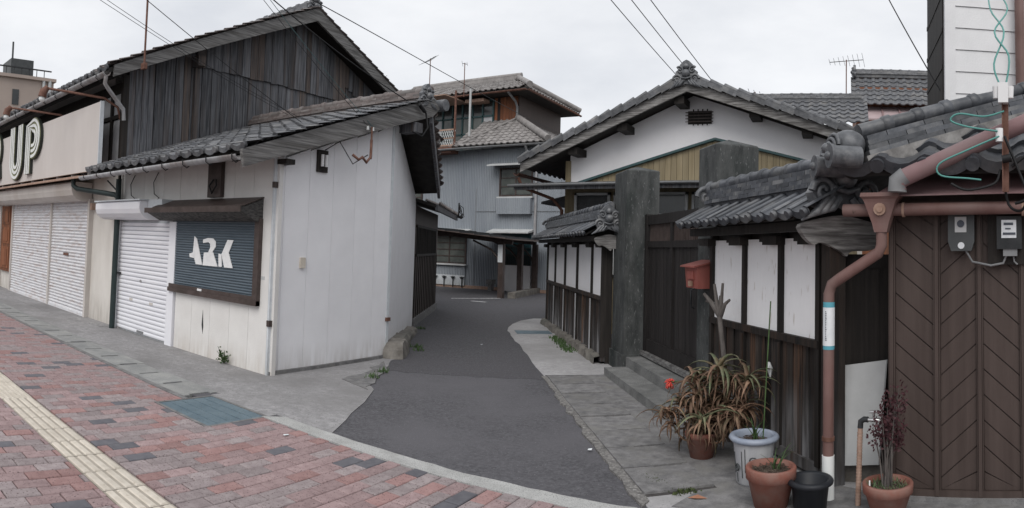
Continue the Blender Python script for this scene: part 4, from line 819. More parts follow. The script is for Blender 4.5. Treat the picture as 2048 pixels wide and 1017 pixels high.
# ================================================================ PLASTER HOUSE with gable over the gate
t = thing('plaster_house', 'white plastered house with wide tiled gable and tan board porch front', 'house', (-2.7, 14, 0))
PY = 12.0
def prl(x): return 4.62 - .42 * (-2.70 - x) if x < -2.7 else 4.62 - .335 * (x + 2.7)
ob('gable_wall', MB().prism([(-5.22, PY, 0), (.4, PY, 0), (.4, PY, prl(.4) - .05), (-2.7, PY, 4.6), (-5.22, PY, prl(-5.22) - .05)], (0, .15, 0)), 'plaster', t)
ob('side_wall', MB().box(-5.22, -5.1, PY + .15, 19, 0, 3.5), 'plaster', t)
ob('corner_post', MB().box(-5.3, -5.2, PY - .05, PY + .1, 0, 3.4), 'tan_board', t)
# vent with its bars
v = ob('gable_vent', MB().box(-2.80, -2.34, PY - .02, PY, 4.05, 4.30), 'dark_wood', t)
for i in range(4): ob('vent_bar', MB().box(-2.7 + .09 * i, -2.68 + .09 * i, PY - .05, PY - .03, 4.02, 4.33), 'dark_wood', v)
for i in range(4): ob('vent_bar', MB().box(-2.84, -2.30, PY - .07, PY - .052, 4.08 + .06 * i, 4.095 + .06 * i), 'brown_metal', v)
# tan boards under the teal flashing
ptop = lambda x: 2.93 + .29 * (x + 5.05) if x < -2.25 else 3.742 - .25 * (x + 2.25)
x = -4.95
while x < .35:
    a, b = x + .003, min(x + .112, .4); ob('tan_board', MB().prism([(a, PY - .06, 2.94), (b, PY - .06, 2.94), (b, PY - .06, max(2.95, ptop(b) - .03)), (a, PY - .06, max(2.95, ptop(a) - .03))], (0, .05, 0)), 'tan_board', t); x += .115
for (xa, xb) in ((-5.1, -2.25), (-2.25, .4)): ob('teal_flashing', MB().beam((xa, PY - .08, ptop(xa + 1e-6 if xa > -3 else xa)), (xb, PY - .08, ptop(xb - 1e-6)), .1, .045), 'teal_paint', t)
mb = MB(); mb.prism([(-6.0, PY, 2.98), (-6.0, PY - .9, 2.86), (-6.0, PY - .9, 2.82), (-6.0, PY, 2.9)], (6.4, 0, 0)); ob('porch_roof', mb, 'gutter_dark', t)
ob('porch_fascia', MB().box(-6.0, .4, PY - .93, PY - .9, 2.74, 2.87), 'aged_wood', t)
mb = MB(); gutter(mb, (-6.1, PY - .98, 2.84), (.4, PY - .98, 2.86), .045); ob('porch_gutter', mb, 'gutter_dark', t)
ob('porch_wall', MB().box(-5.2, .4, PY - .1, PY - .02, 0, 2.9), 'tan_board', t)
for (x0, x1) in ((-5.05, -4.3), (-4.22, -3.5), (-3.42, -2.75), (-2.67, -1.9), (-1.2, -.4)):
    f = MB(); z0, z1 = 2.28, 2.74
    f.box(x0, x1, PY - .16, PY - .1, z0, z0 + .05).box(x0, x1, PY - .16, PY - .1, z1 - .05, z1).box(x0, x0 + .05, PY - .16, PY - .1, z0, z1).box(x1 - .05, x1, PY - .16, PY - .1, z0, z1).box(x0, x1, PY - .16, PY - .1, 1.1, 1.15).box(x0, x0 + .05, PY - .16, PY - .1, 1.1, z0).box(x1 - .05, x1, PY - .16, PY - .1, 1.1, z0)
    w_ = ob('window', f, 'pale_sheet', t); ob('pane', MB().box(x0 + .05, x1 - .05, PY - .13, PY - .12, z0 + .05, z1 - .05), 'dark_glass', w_); ob('pane', MB().box(x0 + .05, x1 - .05, PY - .13, PY - .12, 1.15, z0), 'curtain_glass', w_)
# roof: deck, barge boards, purlin ends, verge tiles, ridge ornament
mb = MB()
for (xa, xb) in ((-6.08, -2.7), (-2.7, .8)):
    za, zb = prl(xa + 1e-6), prl(xb - 1e-6); mb.hexa([(xa, PY - .55, za + .06), (xb, PY - .55, zb + .06), (xb, 20, zb + .06), (xa, 20, za + .06), (xa, PY - .55, za + .12), (xb, PY - .55, zb + .12), (xb, 20, zb + .12), (xa, 20, za + .12)])
rf = ob('roof', mb, 'roof_deck', t)
for (xa, xb) in ((-6.05, -2.7), (-2.7, .8)):
    za, zb = prl(xa + 1e-6), prl(xb - 1e-6); mb = MB(); mb.prism([(xa, PY - .6, za - .08), (xb, PY - .6, zb - .08), (xb, PY - .6, zb + .1), (xa, PY - .6, za + .1)], (0, .05, 0)); ob('barge_board', mb, 'carved_wood', t)
    mb = MB(); mb.prism([(xa, PY - .55, za), (xb, PY - .55, zb), (xb, PY - .55, zb + .05), (xa, PY - .55, za + .05)], (0, .6, 0)); ob('soffit', mb, 'dark_wood', t)
for x in (-5.05, -4.05, -2.95, -1.55, -.6):
    z = prl(x); ob('purlin_end', MB().box(x - .01, x + .18, PY - .5, PY + .05, z - .17, z - .03), 'dark_wood', t)
u1 = Vector((1, 0, .42)).normalized(); u2 = Vector((-1, 0, .335)).normalized()
mb = MB(); mb.add([(0, -.17, -.02), (.29, -.17, .012), (.29, -.17, .1), (0, -.17, .07), (0, .12, .05), (.29, .12, .09), (.29, -.1, .125), (0, -.1, .09)], [(0, 1, 2, 3), (3, 2, 6, 7), (7, 6, 5, 4), (0, 3, 7, 4), (1, 5, 6, 2)], False)
mb.tube([(0, -.12, .085), (.27, -.12, .12), (.275, -.12, .12)], [.045, .05, .03], 8)
vm_ = mesh('verge_tile', mb, 'roof_tile')
for i in range(14):
    p = Vector((-6.06, PY - .5, prl(-6.06) + .1)) + u1 * (.262 * i); inst('verge_tile', vm_, basis(p, u1 + Vector((0, 0, J(.012))), (0, 1, 0)), rf)
for i in range(13):
    p = Vector((.8 - .272 * math.cos(.323) * i, PY - .5, 0)); p.z = prl(p.x) + .1; inst('verge_tile', vm_, basis(p, u2 + Vector((0, 0, J(.012))), (0, -1, 0)) @ Matrix.Diagonal((1, -1, 1, 1)), rf)
mb = MB(); tile_sheet(mb, (.8, PY - .2, prl(.8) + .14), (0, 1, 0), (-1, 0, .335), .27, .25, 28, 14, .05, .03); tile_sheet(mb, (-6.25, 19.8, prl(-6.25) + .14), (0, -1, 0), (1, 0, .42), .27, .25, 28, 15, .05, .03); o = ob('roof_tiles', mb, 'roof_tile', t); o['kind'] = 'stuff'
mb = MB(); onigawara(mb, (-2.7, PY - .62, 4.66), (1, 0, 0), (0, -1, 0), .46); mb.tube([(-2.7, PY - .6, 4.9), (-2.7, 20, 4.9)], .1, 8); ob('ridge_ornament', mb, 'ornament_tile', t)
mb = MB(); gutter(mb, (-6.14, PY - .6, 3.12), (-6.14, 19, 3.06), .06); mb.tube([(-6.14, PY - .5, 3.04), (-6.1, PY - .4, 2.85), (-5.5, PY - .2, 2.62), (-5.34, PY - .1, 2.4), (-5.34, PY - .1, 1.2)], .035, 8); ob('gutter', mb, 'rust', t)
mb = MB(); mb.prism([(-5.95, PY + .2, 2.60), (-5.3, PY + .2, 2.74), (-5.3, PY + .2, 2.69), (-5.95, PY + .2, 2.55)], (0, 3.0, 0)); ob('side_pent_roof', mb, 'aged_wood', t)
# ================================================================ HOUSES BEHIND
t = thing('rear_house', 'tall rear house with dark tiled roof and pinkish metal pent roof', 'house', (3, 25, 0))
ob('wall', MB().box(.75, 9, 23.5, 29, 0, 7.72), 'rust_wood', t)
mb = MB(); tile_sheet(mb, (.55, 22.9, 6.95), (1, 0, 0), (0, 1.1, 1.27), .29, .27, 28, 6, .06, .035); o = ob('roof_tiles', mb, 'roof_tile', t); o['kind'] = 'stuff'
rg = ob('ridge', MB().box(.75, 8.7, 23.9, 24.15, 8.2, 8.32), 'roof_tile', t); noshi(rg, (.75, 24, 8.32), (4.2, 24, 8.32), .14, 3, .045, .4, 'roof_tile'); ridge_caps(rg, (.7, 24, 8.48), (4.2, 24, 8.48), .06, .34, 'roof_tile')
mb = MB(); onigawara(mb, (.68, 24, 8.2), (0, 1, 0), (-1, 0, 0), .5); ob('ridge_ornament', mb, 'ornament_tile', t)
mb = MB(); mb.prism([(.5, 23.5, 7.0), (.5, 22.5, 6.36), (.5, 22.5, 6.31), (.5, 23.5, 6.94)], (8, 0, 0)); pr_ = ob('pent_roof', mb, 'pink_sheet', t)
for i in range(9): ob('pent_seam', MB().beam((1.05 + .62 * i, 22.48, 6.38), (1.05 + .62 * i, 23.5, 7.03), .06, .05), 'red_sheet', pr_)
mb = MB(); gutter(mb, (.45, 22.45, 6.27), (8.5, 22.45, 6.29), .06); ob('gutter', mb, 'rust', t)
t = thing('rear_tiled_house', 'low rear house showing only its dark tiled roof beside the plaster gable', 'house', (-1, 21, 0))
ob('wall', MB().box(-3.5, .8, 19.4, 23, 0, 5.4), 'stucco_dirty', t)
mb = MB(); tile_sheet(mb, (-3.8, 18.8, 5.45), (1, 0, 0), (0, 1.2, .95), .28, .26, 17, 6, .055, .035); o = ob('roof_tiles', mb, 'roof_tile', t); o['kind'] = 'stuff'
rg = ob('ridge', MB().box(-3.8, .85, 19.9, 20.12, 6.3, 6.42), 'roof_tile', t); noshi(rg, (-3.8, 20, 6.42), (.8, 20, 6.42), .12, 3, .04, .36, 'roof_tile'); ridge_caps(rg, (-3.8, 20, 6.56), (.8, 20, 6.56), .05, .3, 'roof_tile')
antenna(.33, 20.6, 6.3, 7.85, 'television antenna standing on the dark rear roof beside the pinkish pent roof', (-.9, .2), 8, None, 1.)
antenna(-1.9, 15.0, 4.6, 5.4, 'small bent aerial behind the right slope of the plaster gable', (.5, .2), 3, None, .4)
# far concrete block beyond the shop roofs
t = thing('concrete_block', 'distant brownish concrete building with rooftop railing and water tank', 'building', (-44, 5, 0))
ob('wall', MB().box(-50, -38.3, -16, 14.3, 0, 11.0), 'far_stucco', t)
for y in (9.2, 10.0, 11.6, 13.4, 8.0): ob('window', MB().box(-38.32, -38.25, y, y + .42, 9.2, 10.15), 'dark_glass', t)
mb = MB(); mb.box(-38.6, -38.5, -16, 14.2, 11.55, 11.62)
for i in range(60): mb.box(-38.57, -38.53, -15.8 + .5 * i, -15.76 + .5 * i, 11.0, 11.55)
ob('railing', mb, 'dark_metal', t)
ob('parapet', MB().box(-50, -38.1, -16, 14.4, 10.85, 11.05), 'far_stucco', t)
ob('water_tank', MB().box(-41, -39.2, 11.7, 13.2, 11.0, 12.3).box(-40.5, -40.4, 12.1, 12.2, 12.3, 13.7), 'meter_grey', t)
mb = MB(); mb.tube([(-38.2, 14.0, 10.9), (-38.2, 14.0, 9)], .12, 6).tube([(-38.2, 13.6, 10.9), (-38.2, 13.6, 9)], .1, 6); ob('downpipe', mb, 'pale_sheet', t)
# ================================================================ RIGHT SIDE: boundary walls, gate, pillars
def boundary(name, label, s0, s1, posts, o, zr, zp, nplank, roof_o, wtile, oni_s, plank_mats, patched):
    F = lambda a, b, z: W(a, o + b, z)
    t = thing(name, label, 'wall', tuple(F((s0 + s1) / 2, -.06, 0)))
    ob('core', MB().fbox(F, s0, s1, -.14, -.05, 0, zp + .06), 'dark_wood', t)
    for i in range(len(posts) - 1):
        a, b = posts[i] + .022, posts[i + 1] - .022
        ob('plaster_panel', MB().fbox(F, a, b, -.05, -.012 + J(.003), zr + .05, zp), 'plaster_patched' if patched else 'plaster', t)
    for p in posts: ob('post', MB().fbox(F, p - .026, p + .026, -.05, .022, .1, zp + .05), 'dark_wood', t)
    ob('rail', MB().fbox(F, s0, s1, -.05, .03, zr, zr + .055), 'char_wood', t)
    ob('sill', MB().fbox(F, s0, s1, -.06, .02, .04, .12), 'char_wood', t)
    s = s0 + .02
    while s < s1 - .03:
        w = random.uniform(.06, .11); e = min(s + w, s1 - .01); mb = MB(); mb.fbox(F, s + .003, e - .003, -.05, random.uniform(-.012, .004), .11, zr); ob('plank', mb, random.choice(plank_mats), t); s = e
    for p in posts[1:-1]:
        mb = MB(); mb.fbox(F, p - .02, p + .02, .022, .034, .10, zr - .02); ob('batten', mb, 'bleached_wood' if not patched else 'char_wood', t)
    for p in posts:                       # stepped brackets below the eave
        mb = MB(); mb.fbox(F, p - .035, p + .2, -.04, .07, zp - .05, zp + .02).fbox(F, p + .2, p + .27, -.04, .06, zp - .025, zp + .019); ob('bracket', mb, 'dark_wood', t)
    zt = zp + .06; kz = 1. if patched else .55
    ob('eave_beam', MB().fbox(F, s0 - .08, s1 + .1, .12, .2, zt - .02, zt + .05), 'dark_wood', t)
    mb = MB(); z_e, z_r = zt + .05, zt + .26
    for sg in (1, -1):
        q = lambda a, b, z: F(a, -.06 + sg * b, z)
        mb.hexa([q(s0 - .12, .36, z_e), q(s1 + .12, .36, z_e), q(s1 + .12, 0, z_r), q(s0 - .12, 0, z_r), q(s0 - .12, .36, z_e + .025), q(s1 + .12, .36, z_e + .025), q(s1 + .12, 0, z_r + .025), q(s0 - .12, 0, z_r + .025)])
    rf = ob('roof', mb, 'roof_deck', t)
    me = eave_disc_tile('tile', wtile, .42, .036, .022, 'roof_tile_dark'); n = round((s1 - s0 + .2) / wtile)
    us = (F(0, -.36, z_r) - F(0, 0, z_e)).normalized(); ux = F(-1, 0, 0) - F(0, 0, 0)
    for i in range(n + 1): inst('tile', me, basis(F(s1 + .12 - i * wtile, .33, z_e + .035 + J(.004)), ux + Vector((0, 0, J(.02))), us), rf)
    us2 = (F(0, .36, z_r) - F(0, 0, z_e)).normalized()
    for i in range(n): inst('tile', me, basis(F(s0 - .12 + i * wtile, -.45, z_e + .035), -ux, us2), rf)
    rg = ob('ridge', MB().fbox(F, s0 - .08, s1 + .06, -.16, .04, z_r - .02, z_r + .04), 'roof_tile_dark', t)
    noshi(rg, F(s0 - .1, -.06, z_r + .04), F(s1 + .08, -.06, z_r + .04), .125, 4, .036, .2, 'roof_tile_dark')
    ridge_caps(rg, F(s1 + .1, -.06, z_r + .215), F(s0 - .12, -.06, z_r + .215), .062, .205, 'roof_tile_dark')
    mb = MB(); onigawara(mb, F(s0 - .24, .0, z_r - .12), RO.to_3d(), -RS.to_3d(), oni_s)
    ob('ridge_ornament', mb, 'ornament_tile', t)
    mb = MB()
    for (zz, rr) in ((.2, .085), (.08, .07), (-.02, .06)): mb.ball(F(s1 + .16, -.06, z_r + zz), rr, 12, 8)
    mb.spiral(F(s1 + .17, .0, z_r + .12), RO.to_3d(), (0, 0, 1), .1, .02, 1.3, .03); ob('ridge_end', mb, 'ornament_tile', t)
    # carved gable board at the street end
    out = [(.29, .02), (.27, -.05), (.19, -.115), (.13, -.10), (.04, -.125), (-.05, -.17), (-.09, -.195), (-.13, -.16), (-.28, -.155), (-.36, -.12), (-.42, -.03), (-.42, .02), (-.2, .07), (-.06, .09), (.1, .07)]; out = [(b * kz if patched else b * .6, zt + z * (1 if patched else .8)) for b, z in out]
    nn = len(out); sm_ = []
    for i in range(nn):
        p0, p1, p2, p3 = (Vector(out[(i + k) % nn]) for k in (-1, 0, 1, 2))
        for u in (0, .33, .67): sm_.append(.5 * ((2 * p1) + (p2 - p0) * u + (2 * p0 - 5 * p1 + 4 * p2 - p3) * u * u + (3 * p1 - p0 - 3 * p2 + p3) * u ** 3))
    out = [tuple(v_) for v_ in sm_]
    mb = MB(); mb.prism([F(s0 - .19, b, z) for b, z in out], RS.to_3d() * .045); ob('gable_board', mb, 'carved_wood', t)
    if not patched:
        mb = MB(); v = []; n = 40
        for i in range(n + 1):
            s = s0 + (s1 - s0 + .1) * i / n; v += [F(s, .12 + J(.025), -.02), F(s, .10 + J(.03), .1 + J(.02)), F(s, .0, .125 + J(.01)), F(s, -.1, .1)]
        mb.add(v, [(4 * i + k, 4 * i + 4 + k, 4 * i + 5 + k, 4 * i + 1 + k) for i in range(n) for k in range(3)]); ob('footing', mb, 'stone', t)
    return t
boundary('boundary_wall', 'short plastered wall with charred planks and tiled coping behind the flower pots', 0.0, 1.93, [.02, .57, 1.21, 1.91], 0., .93, 1.72, 24, .3, .2, .5, ['char_wood', 'char_wood', 'char_wood_worn', 'char_wood_worn', 'char_wood_brown'], True)
boundary('boundary_wall', 'tile-capped plaster and charred plank wall running left of the granite gate pillar', 5.08, 10.0, [5.1, 5.75, 6.85, 7.95, 9.0, 9.98], .3, .90, 1.70, 50, .3, .21, .36, ['char_wood'] * 4 + ['char_wood_worn'] * 3 + ['char_wood_brown'], False)
tag(ob('corner_post', MB().fbox(W, -.16, -.05, -.1, .03, 0, 1.75), 'char_wood'), 'thick dark timber post at the street end of the patched wall', 'post')
# gate pillars of dark granite with shallow pyramid caps
for (s0, s1, o0, o1, lab) in ((4.40, 5.0, .17, -.29, 'tall dark granite gate pillar beside the long charred wall'), (1.97, 2.42, -.05, -.52, 'tall dark granite gate pillar rising behind the short tile-capped wall')):
    t = thing('gate_pillar', lab, 'pillar', tuple(W((s0 + s1) / 2, (o0 + o1) / 2, 0))); zt = 2.70
    c = W((s0 + s1) / 2, (o0 + o1) / 2, zt + .08); b = .012; mb = MB()
    lv = []
    for (z, k) in ((.24, 0), (zt - .015, 0), (zt, b)):
        lv += [W(s0 + k, o0 - k, z), W(s1 - k, o0 - k, z), W(s1 - k, o1 + k, z), W(s0 + k, o1 + k, z)]
    mb.add(lv + [c], [(i, (i + 1) % 4, 4 + (i + 1) % 4, 4 + i) for i in range(4)] + [(4 + i, 4 + (i + 1) % 4, 8 + (i + 1) % 4, 8 + i) for i in range(4)] + [(8 + i, 8 + (i + 1) % 4, 12) for i in range(4)])
    ob('shaft', mb, 'granite_dark', t); ob('plinth', MB().fbox(W, s0 - .03, s1 + .03, o1 - .03, o0 + .03, -.02, .24), 'granite_dark', t)
# wooden gate
t = thing('wooden_gate', 'dark slatted wooden gate set between the two granite pillars', 'gate', tuple(W(3.4, -.1, .25)))
GO = -.12
ob('gate_post', MB().fbox(W, 2.43, 2.5, GO - .1, GO + .03, .24, 2.1), 'gate_wood', t); ob('gate_post', MB().fbox(W, 4.31, 4.39, GO - .1, GO + .03, .24, 2.1), 'gate_wood', t)
ob('gate_rail', MB().fbox(W, 2.5, 4.31, GO - .04, GO + .015, 1.96, 2.08).fbox(W, 2.5, 4.31, GO - .04, GO + .012, 1.66, 1.74).fbox(W, 2.5, 4.31, GO - .04, GO + .014, .30, .46).fbox(W, 3.37, 3.44, GO - .04, GO + .013, .46, 1.96), 'gate_wood', t)
for i in range(16):
    s = 2.51 + .1125 * i
    ob('gate_board', MB().fbox(W, s, s + .105, GO - .03, GO - .015 + J(.003), .46, 1.66), 'gate_wood', t)
for i in range(36): ob('lattice_bar', MB().fbox(W, 2.515 + .05 * i, 2.53 + .05 * i, GO - .03, GO - .01, 1.74, 1.96), 'brown_metal', t)
ob('gate_handle', MB().tube([W(2.62, GO + .02, 1.0), W(2.62, GO + .06, 1.02), W(2.62, GO + .06, 1.2), W(2.62, GO + .02, 1.22)], .01, 6), 'dark_metal', t)
ob('gate_sill', MB().fbox(W, 2.4, 4.4, GO - .06, GO + .07, .245, .30), 'barge_wood', t)
# stone steps
for (a, b, c, d, z0, z1, lab) in ((2.0, 4.28, .16, .46, -.02, .11, 'lower'), (2.0, 4.34, -.3, .155, -.02, .225, 'upper')):
    n = 2; 
    for i in range(n):
        s0 = a + (b - a) * i / n; s1 = a + (b - a) * (i + 1) / n
        tag(ob('step_stone', MB().fbox(W, s0 + .004, s1 - .004, c, d, z0, z1), 'granite_step'), lab + (' granite step stone behind the sprawling aloe' if i == 0 else ' granite step stone at the foot of the pillar beside the long wall'), 'step')
# mailbox on the pillar
t = thing('mailbox', 'faded red metal mailbox with sloping lid mounted beside the gate', 'mailbox', tuple(W(2.1, .06, 1.27)))
P = lambda s, o, z: W(s, o, z)
mb = MB(); mb.hexa([P(1.96, -.04, 1.25), P(2.28, -.04, 1.25), P(2.28, .13, 1.25), P(1.96, .13, 1.25), P(1.96, -.04, 1.51), P(2.28, -.04, 1.51), P(2.28, .15, 1.46), P(1.96, .15, 1.46)]); ob('body', mb, 'mail_red', t)
mb = MB(); mb.hexa([P(1.93, -.05, 1.515), P(2.31, -.05, 1.515), P(2.31, .19, 1.455), P(1.93, .19, 1.455), P(1.93, -.05, 1.53), P(2.31, -.05, 1.53), P(2.31, .19, 1.47), P(1.93, .19, 1.47)]); ob('lid', mb, 'mail_red', t)
ob('door', MB().fbox(P, 2.04, 2.2, .14, .155, 1.34, 1.42), 'mail_red', t); ob('latch', MB().fbox(P, 2.08, 2.15, .143, .165, 1.27, 1.32), 'rust_pale', t)
# ================================================================ FOLDING-DOOR SHED
t = thing('garage_shed', 'low shed with brown chevron folding doors under a heavy tiled hip roof', 'shed', tuple(D(.8, .8, 0)))
ob('wall', MB().fbox(D, -.05, 3.0, .1, .16, 0, 2.1), 'dark_wood', t)
mb = MB(); mb.fbox(D, -.06, 3, -.03, .1, -.02, .045); ob('threshold', mb, 'old_concrete', t)
fd = ob('folding_door', MB().fbox(D, -.04, 2.9, .02, .06, .05, 2.05), 'brown_sheet', t)
jam = [-.035, .262, .542, .822, 1.102, 1.382, 1.662, 1.942, 2.222, 2.502]
for x in jam: ob('door_stile', MB().fbox(D, x - .012, x + .012, -.02, .02, .05, 1.95).fbox(D, x - .022, x - .014, -.01, .02, .05, 1.95).fbox(D, x + .014, x + .022, -.01, .02, .05, 1.95), 'brown_sheet', fd)
ob('door_rail', MB().fbox(D, -.05, 2.9, -.015, .02, .045, .085), 'brown_sheet', fd)
for i in range(9):
    a, b = jam[i] + .024, jam[i + 1] - .024; dn = 1 if i % 2 == 0 else -1; rise = .205; pz = .163
    k = -2
    while k * pz < 2.1:
        zl = k * pz + (rise if dn > 0 else 0); zr_ = zl - dn * rise
        def cl(z): return max(.088, min(1.95, z))
        q = [(a, zl + .004), (b, zr_ + .004), (b, zr_ + pz - .006), (a, zl + pz - .006)]
        if max(z for _, z in q) > .1 and min(z for _, z in q) < 1.93:
            q2 = [(x, cl(z)) for x, z in q]
            if abs(q2[0][1] - q2[3][1]) + abs(q2[1][1] - q2[2][1]) > .02: ob('door_board', MB().prism([D(x, .02, z) for x, z in q2], (D(0, -.014) - D(0, 0))), 'brown_sheet', fd)
        k += 1
# dark boarding between shed and wall
def K(s, o, z=0.):
    a, b = Vector((-.08, 4.72, 0)), Vector((.42, 4.66, 0)); d = (b - a).normalized(); n = Vector((d.y, -d.x, 0)); p = a + d * s + n * o; return Vector((p.x, p.y, z))
for i in range(5): ob('dark_board', MB().fbox(K, .1 * i, .1 * i + .1, -.02 - .002 * (i % 2), .004 * (i % 2), .1, 1.6), 'dark_wood', t)
ob('dark_rail', MB().fbox(K, 0, .5, .005, .02, 1.5, 1.6), 'dark_wood', t)
ob('footing', MB().fbox(K, -.02, .5, -.02, .06, -.02, .12), 'stone', t)
# gutter, rain hopper, downpipes
ob('gutter_pipe', MB().tube([D(-.33, -.14, 1.885), D(3, -.14, 1.905)], .042, 12), 'red_pipe', t)
for s in (.06, .82): ob('gutter_clip', MB().tube([D(s, -.14, 1.885), D(s + .015, -.14, 1.885)], .048, 12), 'rust_pale', t)
mb = MB(); lv = []
for (z, a, b) in ((1.99, .12, .08), (1.965, .125, .085), (1.95, .11, .07), (1.93, .10, .065), (1.80, .055, .045), (1.74, .04, .04)): lv += [D(-.07 - a, -.17 - b, z), D(-.07 + a, -.17 - b, z), D(-.07 + a, -.17 + b, z), D(-.07 - a, -.17 + b, z)]
mb.add(lv, [(4 * r + i, 4 * r + (i + 1) % 4, 4 * r + 4 + (i + 1) % 4, 4 * r + 4 + i) for r in range(5) for i in range(4)] + [(0, 1, 2, 3)]); hp_ = ob('rain_hopper', mb, 'red_pipe', t)
mb = MB(); c = D(-.07, -.228, 1.885); mb.tube([c, c + (D(0, -.012) - D(0, 0))], .04, 12); mb.tube([c + (D(0, -.012) - D(0, 0)), c + (D(0, -.02) - D(0, 0))], .022, 8); ob('hopper_emblem', mb, 'rust_pale', hp_)
mb = MB(); ctr = [D(-.07, -.17, 1.76), D(-.07, -.17, 1.66), D(-.09, -.17, 1.61), D(-.36, -.12, 1.44), D(-.42, -.1, 1.40), D(-.44, -.1, 1.34), D(-.44, -.1, .27)]
mb.tube(ctr, .037, 12); dpn = ob('downpipe', mb, 'red_pipe', t)
ob('pipe_foot', MB().tube([D(-.44, -.1, .29), D(-.44, -.1, -.02)], .042, 12), 'white_plastic', dpn)
ob('pipe_clamp', MB().tube([D(-.44, -.1, .385), D(-.44, -.1, .41)], .043, 12), 'rust', dpn)
nt_ = thing('pipe_notice', 'white printed paper notice taped round the red-brown downpipe', 'notice', tuple(D(-.44, -.1, 1.02)))
ob('sheet', MB().tube([D(-.44, -.1, 1.0), D(-.44, -.1, 1.25)], .0395, 14, False), 'paper', nt_)
ob('tape', MB().tube([D(-.44, -.1, .975), D(-.44, -.1, 1.005)], .0385, 14, False), 'tape_blue', nt_); ob('tape', MB().tube([D(-.44, -.1, 1.24), D(-.44, -.1, 1.285)], .0385, 14, False), 'tape_blue', nt_)
mb = MB()
for i in range(17): z = 1.22 - .0115 * i; mb.fbox(D, -.452, -.446 + J(.003), -.1412, -.1398, z, z + .006)
ob('print', mb, 'ink', nt_)
mb = MB(); mb.tube([D(.06, -.3, 2.0), D(.06, -.3, 2.035), D(.09, -.3, 2.07), D(.5, -.28, 2.255), D(1.2, -.25, 2.56)], .055, 12); ob('cross_pipe', mb, 'red_sheet', t)
ob('pipe_elbow', MB().tube([D(.055, -.3, 1.985), D(.058, -.3, 2.05), D(.11, -.3, 2.085)], .06, 12), 'gutter_dark', t)
mb = MB(); mb.hexa([D(-.12, -.2, 1.965), D(2.5, -.25, 1.99), D(2.5, .1, 2.13), D(.05, .1, 2.13), D(-.12, -.2, 1.975), D(2.5, -.25, 2.0), D(2.5, .1, 2.14), D(.05, .1, 2.14)]); ob('metal_pent', mb, 'red_sheet', t)
# electricity meters
mt = thing('electric_meter', 'grey electricity meter box with round dial window', 'meter', tuple(D(.43, -.03, 1.6)))
mb = MB(); b = [(-.085, 1.86), (.085, 1.86), (.085, 1.68), (.065, 1.62), (-.065, 1.62), (-.085, 1.68)]; mb.prism([D(.43 + x, -.02, z) for x, z in b], D(0, -.05) - D(0, 0)); ob('case', mb, 'meter_grey', mt)
ob('window', MB().fbox(D, .39, .465, -.075, -.072, 1.74, 1.84), 'pale_sheet', mt); ob('dial', MB().tube([D(.428, -.076, 1.795), D(.428, -.08, 1.795)], .024, 14), 'ink', mt); ob('plate', MB().tube([D(.43, -.071, 1.655), D(.43, -.075, 1.655)], .022, 10), 'paper', mt)
mt = thing('electric_meter', 'black-framed electricity meter with white number counter', 'meter', tuple(D(.74, -.03, 1.56)))
ob('backboard', MB().fbox(D, .60, .9, -.035, -.02, 1.53, 1.87), 'dark_wood', mt)
mb = MB(); mb.fbox(D, .66, .82, -.1, -.035, 1.63, 1.84); ob('case', mb, 'dark_metal', mt)
ob('counter_plate', MB().fbox(D, .69, .785, -.106, -.1, 1.70, 1.815), 'paper', mt)
mb = MB()
for (x0, x1, z0, z1) in ((.705, .765, 1.782, 1.798), (.715, .75, 1.755, 1.764), (.70, .78, 1.72, 1.735)): mb.fbox(D, x0, x1, -.109, -.1062, z0, z1)
ob('counter_print', mb, 'ink', mt)
ob('terminal', MB().fbox(D, .70, .79, -.09, -.035, 1.585, 1.632), 'gutter_dark', mt)
ob('meter_cable', MB().tube([D(.72, -.06, 1.59), D(.70, -.06, 1.54), D(.62, -.05, 1.525), D(.5, -.05, 1.55), D(.46, -.05, 1.62)], .008, 6).tube([D(.765, -.06, 1.59), D(.77, -.06, 1.55), D(.79, -.06, 1.53)], .006, 6), 'gutter_dark', mt)
# hip roof over the shed
R0 = D(-.30, -.22, 2.13); ux = (D(1, 0) - D(0, 0)); un = (D(0, 1) - D(0, 0)); pitch = .56
us = (un + Vector((0, 0, pitch))).normalized()
hd = (ux * .80 + un * .60); 
mb = MB(); q = lambda s, b: D(-.30 + s, -.22 + b, 2.10 + pitch * b)
mb.hexa([q(0, 0), q(3.4, 0), q(3.4, 2), q(2.67, 2)] + [v_ + Vector((0, 0, .03)) for v_ in (q(0, 0), q(3.4, 0), q(3.4, 2), q(2.67, 2))])
ls = lambda a, b: D(-.30 + a, -.22 + b, 2.10 + a * .42)      # left-hand slope
mb.hexa([ls(0, 0), ls(2.67, 2.0), ls(2.67, 3.5), ls(0, 3.5)] + [v_ + Vector((0, 0, .03)) for v_ in (ls(0, 0), ls(2.67, 2.0), ls(2.67, 3.5), ls(0, 3.5))]); rf = ob('roof', mb, 'roof_deck', t)
tm3 = tile_mesh('tile', .3, .25, .055, .034, 'roof_tile_dark'); te3 = eave_disc_tile('eave_tile', .3, .27, .055, .036, 'roof_tile_dark')
def rightof(p):
    r_ = p - R0; return r_.dot(un) < r_.dot(ux) * .75 + .12
lay_tiles(rf, tm3, D(-.34, -.27, 2.15), ux, us, .3, .235, 11, 8, rightof, 'tile', .004, te3)
for i in range(6): inst('eave_tile', te3, basis(D(-.36, .1 + .3 * (i + 1), 2.15), -un, (ux + Vector((0, 0, .42))).normalized()), rf)
hb = D(-.30, -.22, 2.135); he = hb + (ux * .80 + un * .60) * 2.6 + Vector((0, 0, pitch * .60 * 2.6))
mb = MB(); mb.beam(hb + (he - hb) * .04, he, .30, .10); rg = ob('hip_ridge', mb, 'mortar', t)
dirh = (he - hb).normalized()
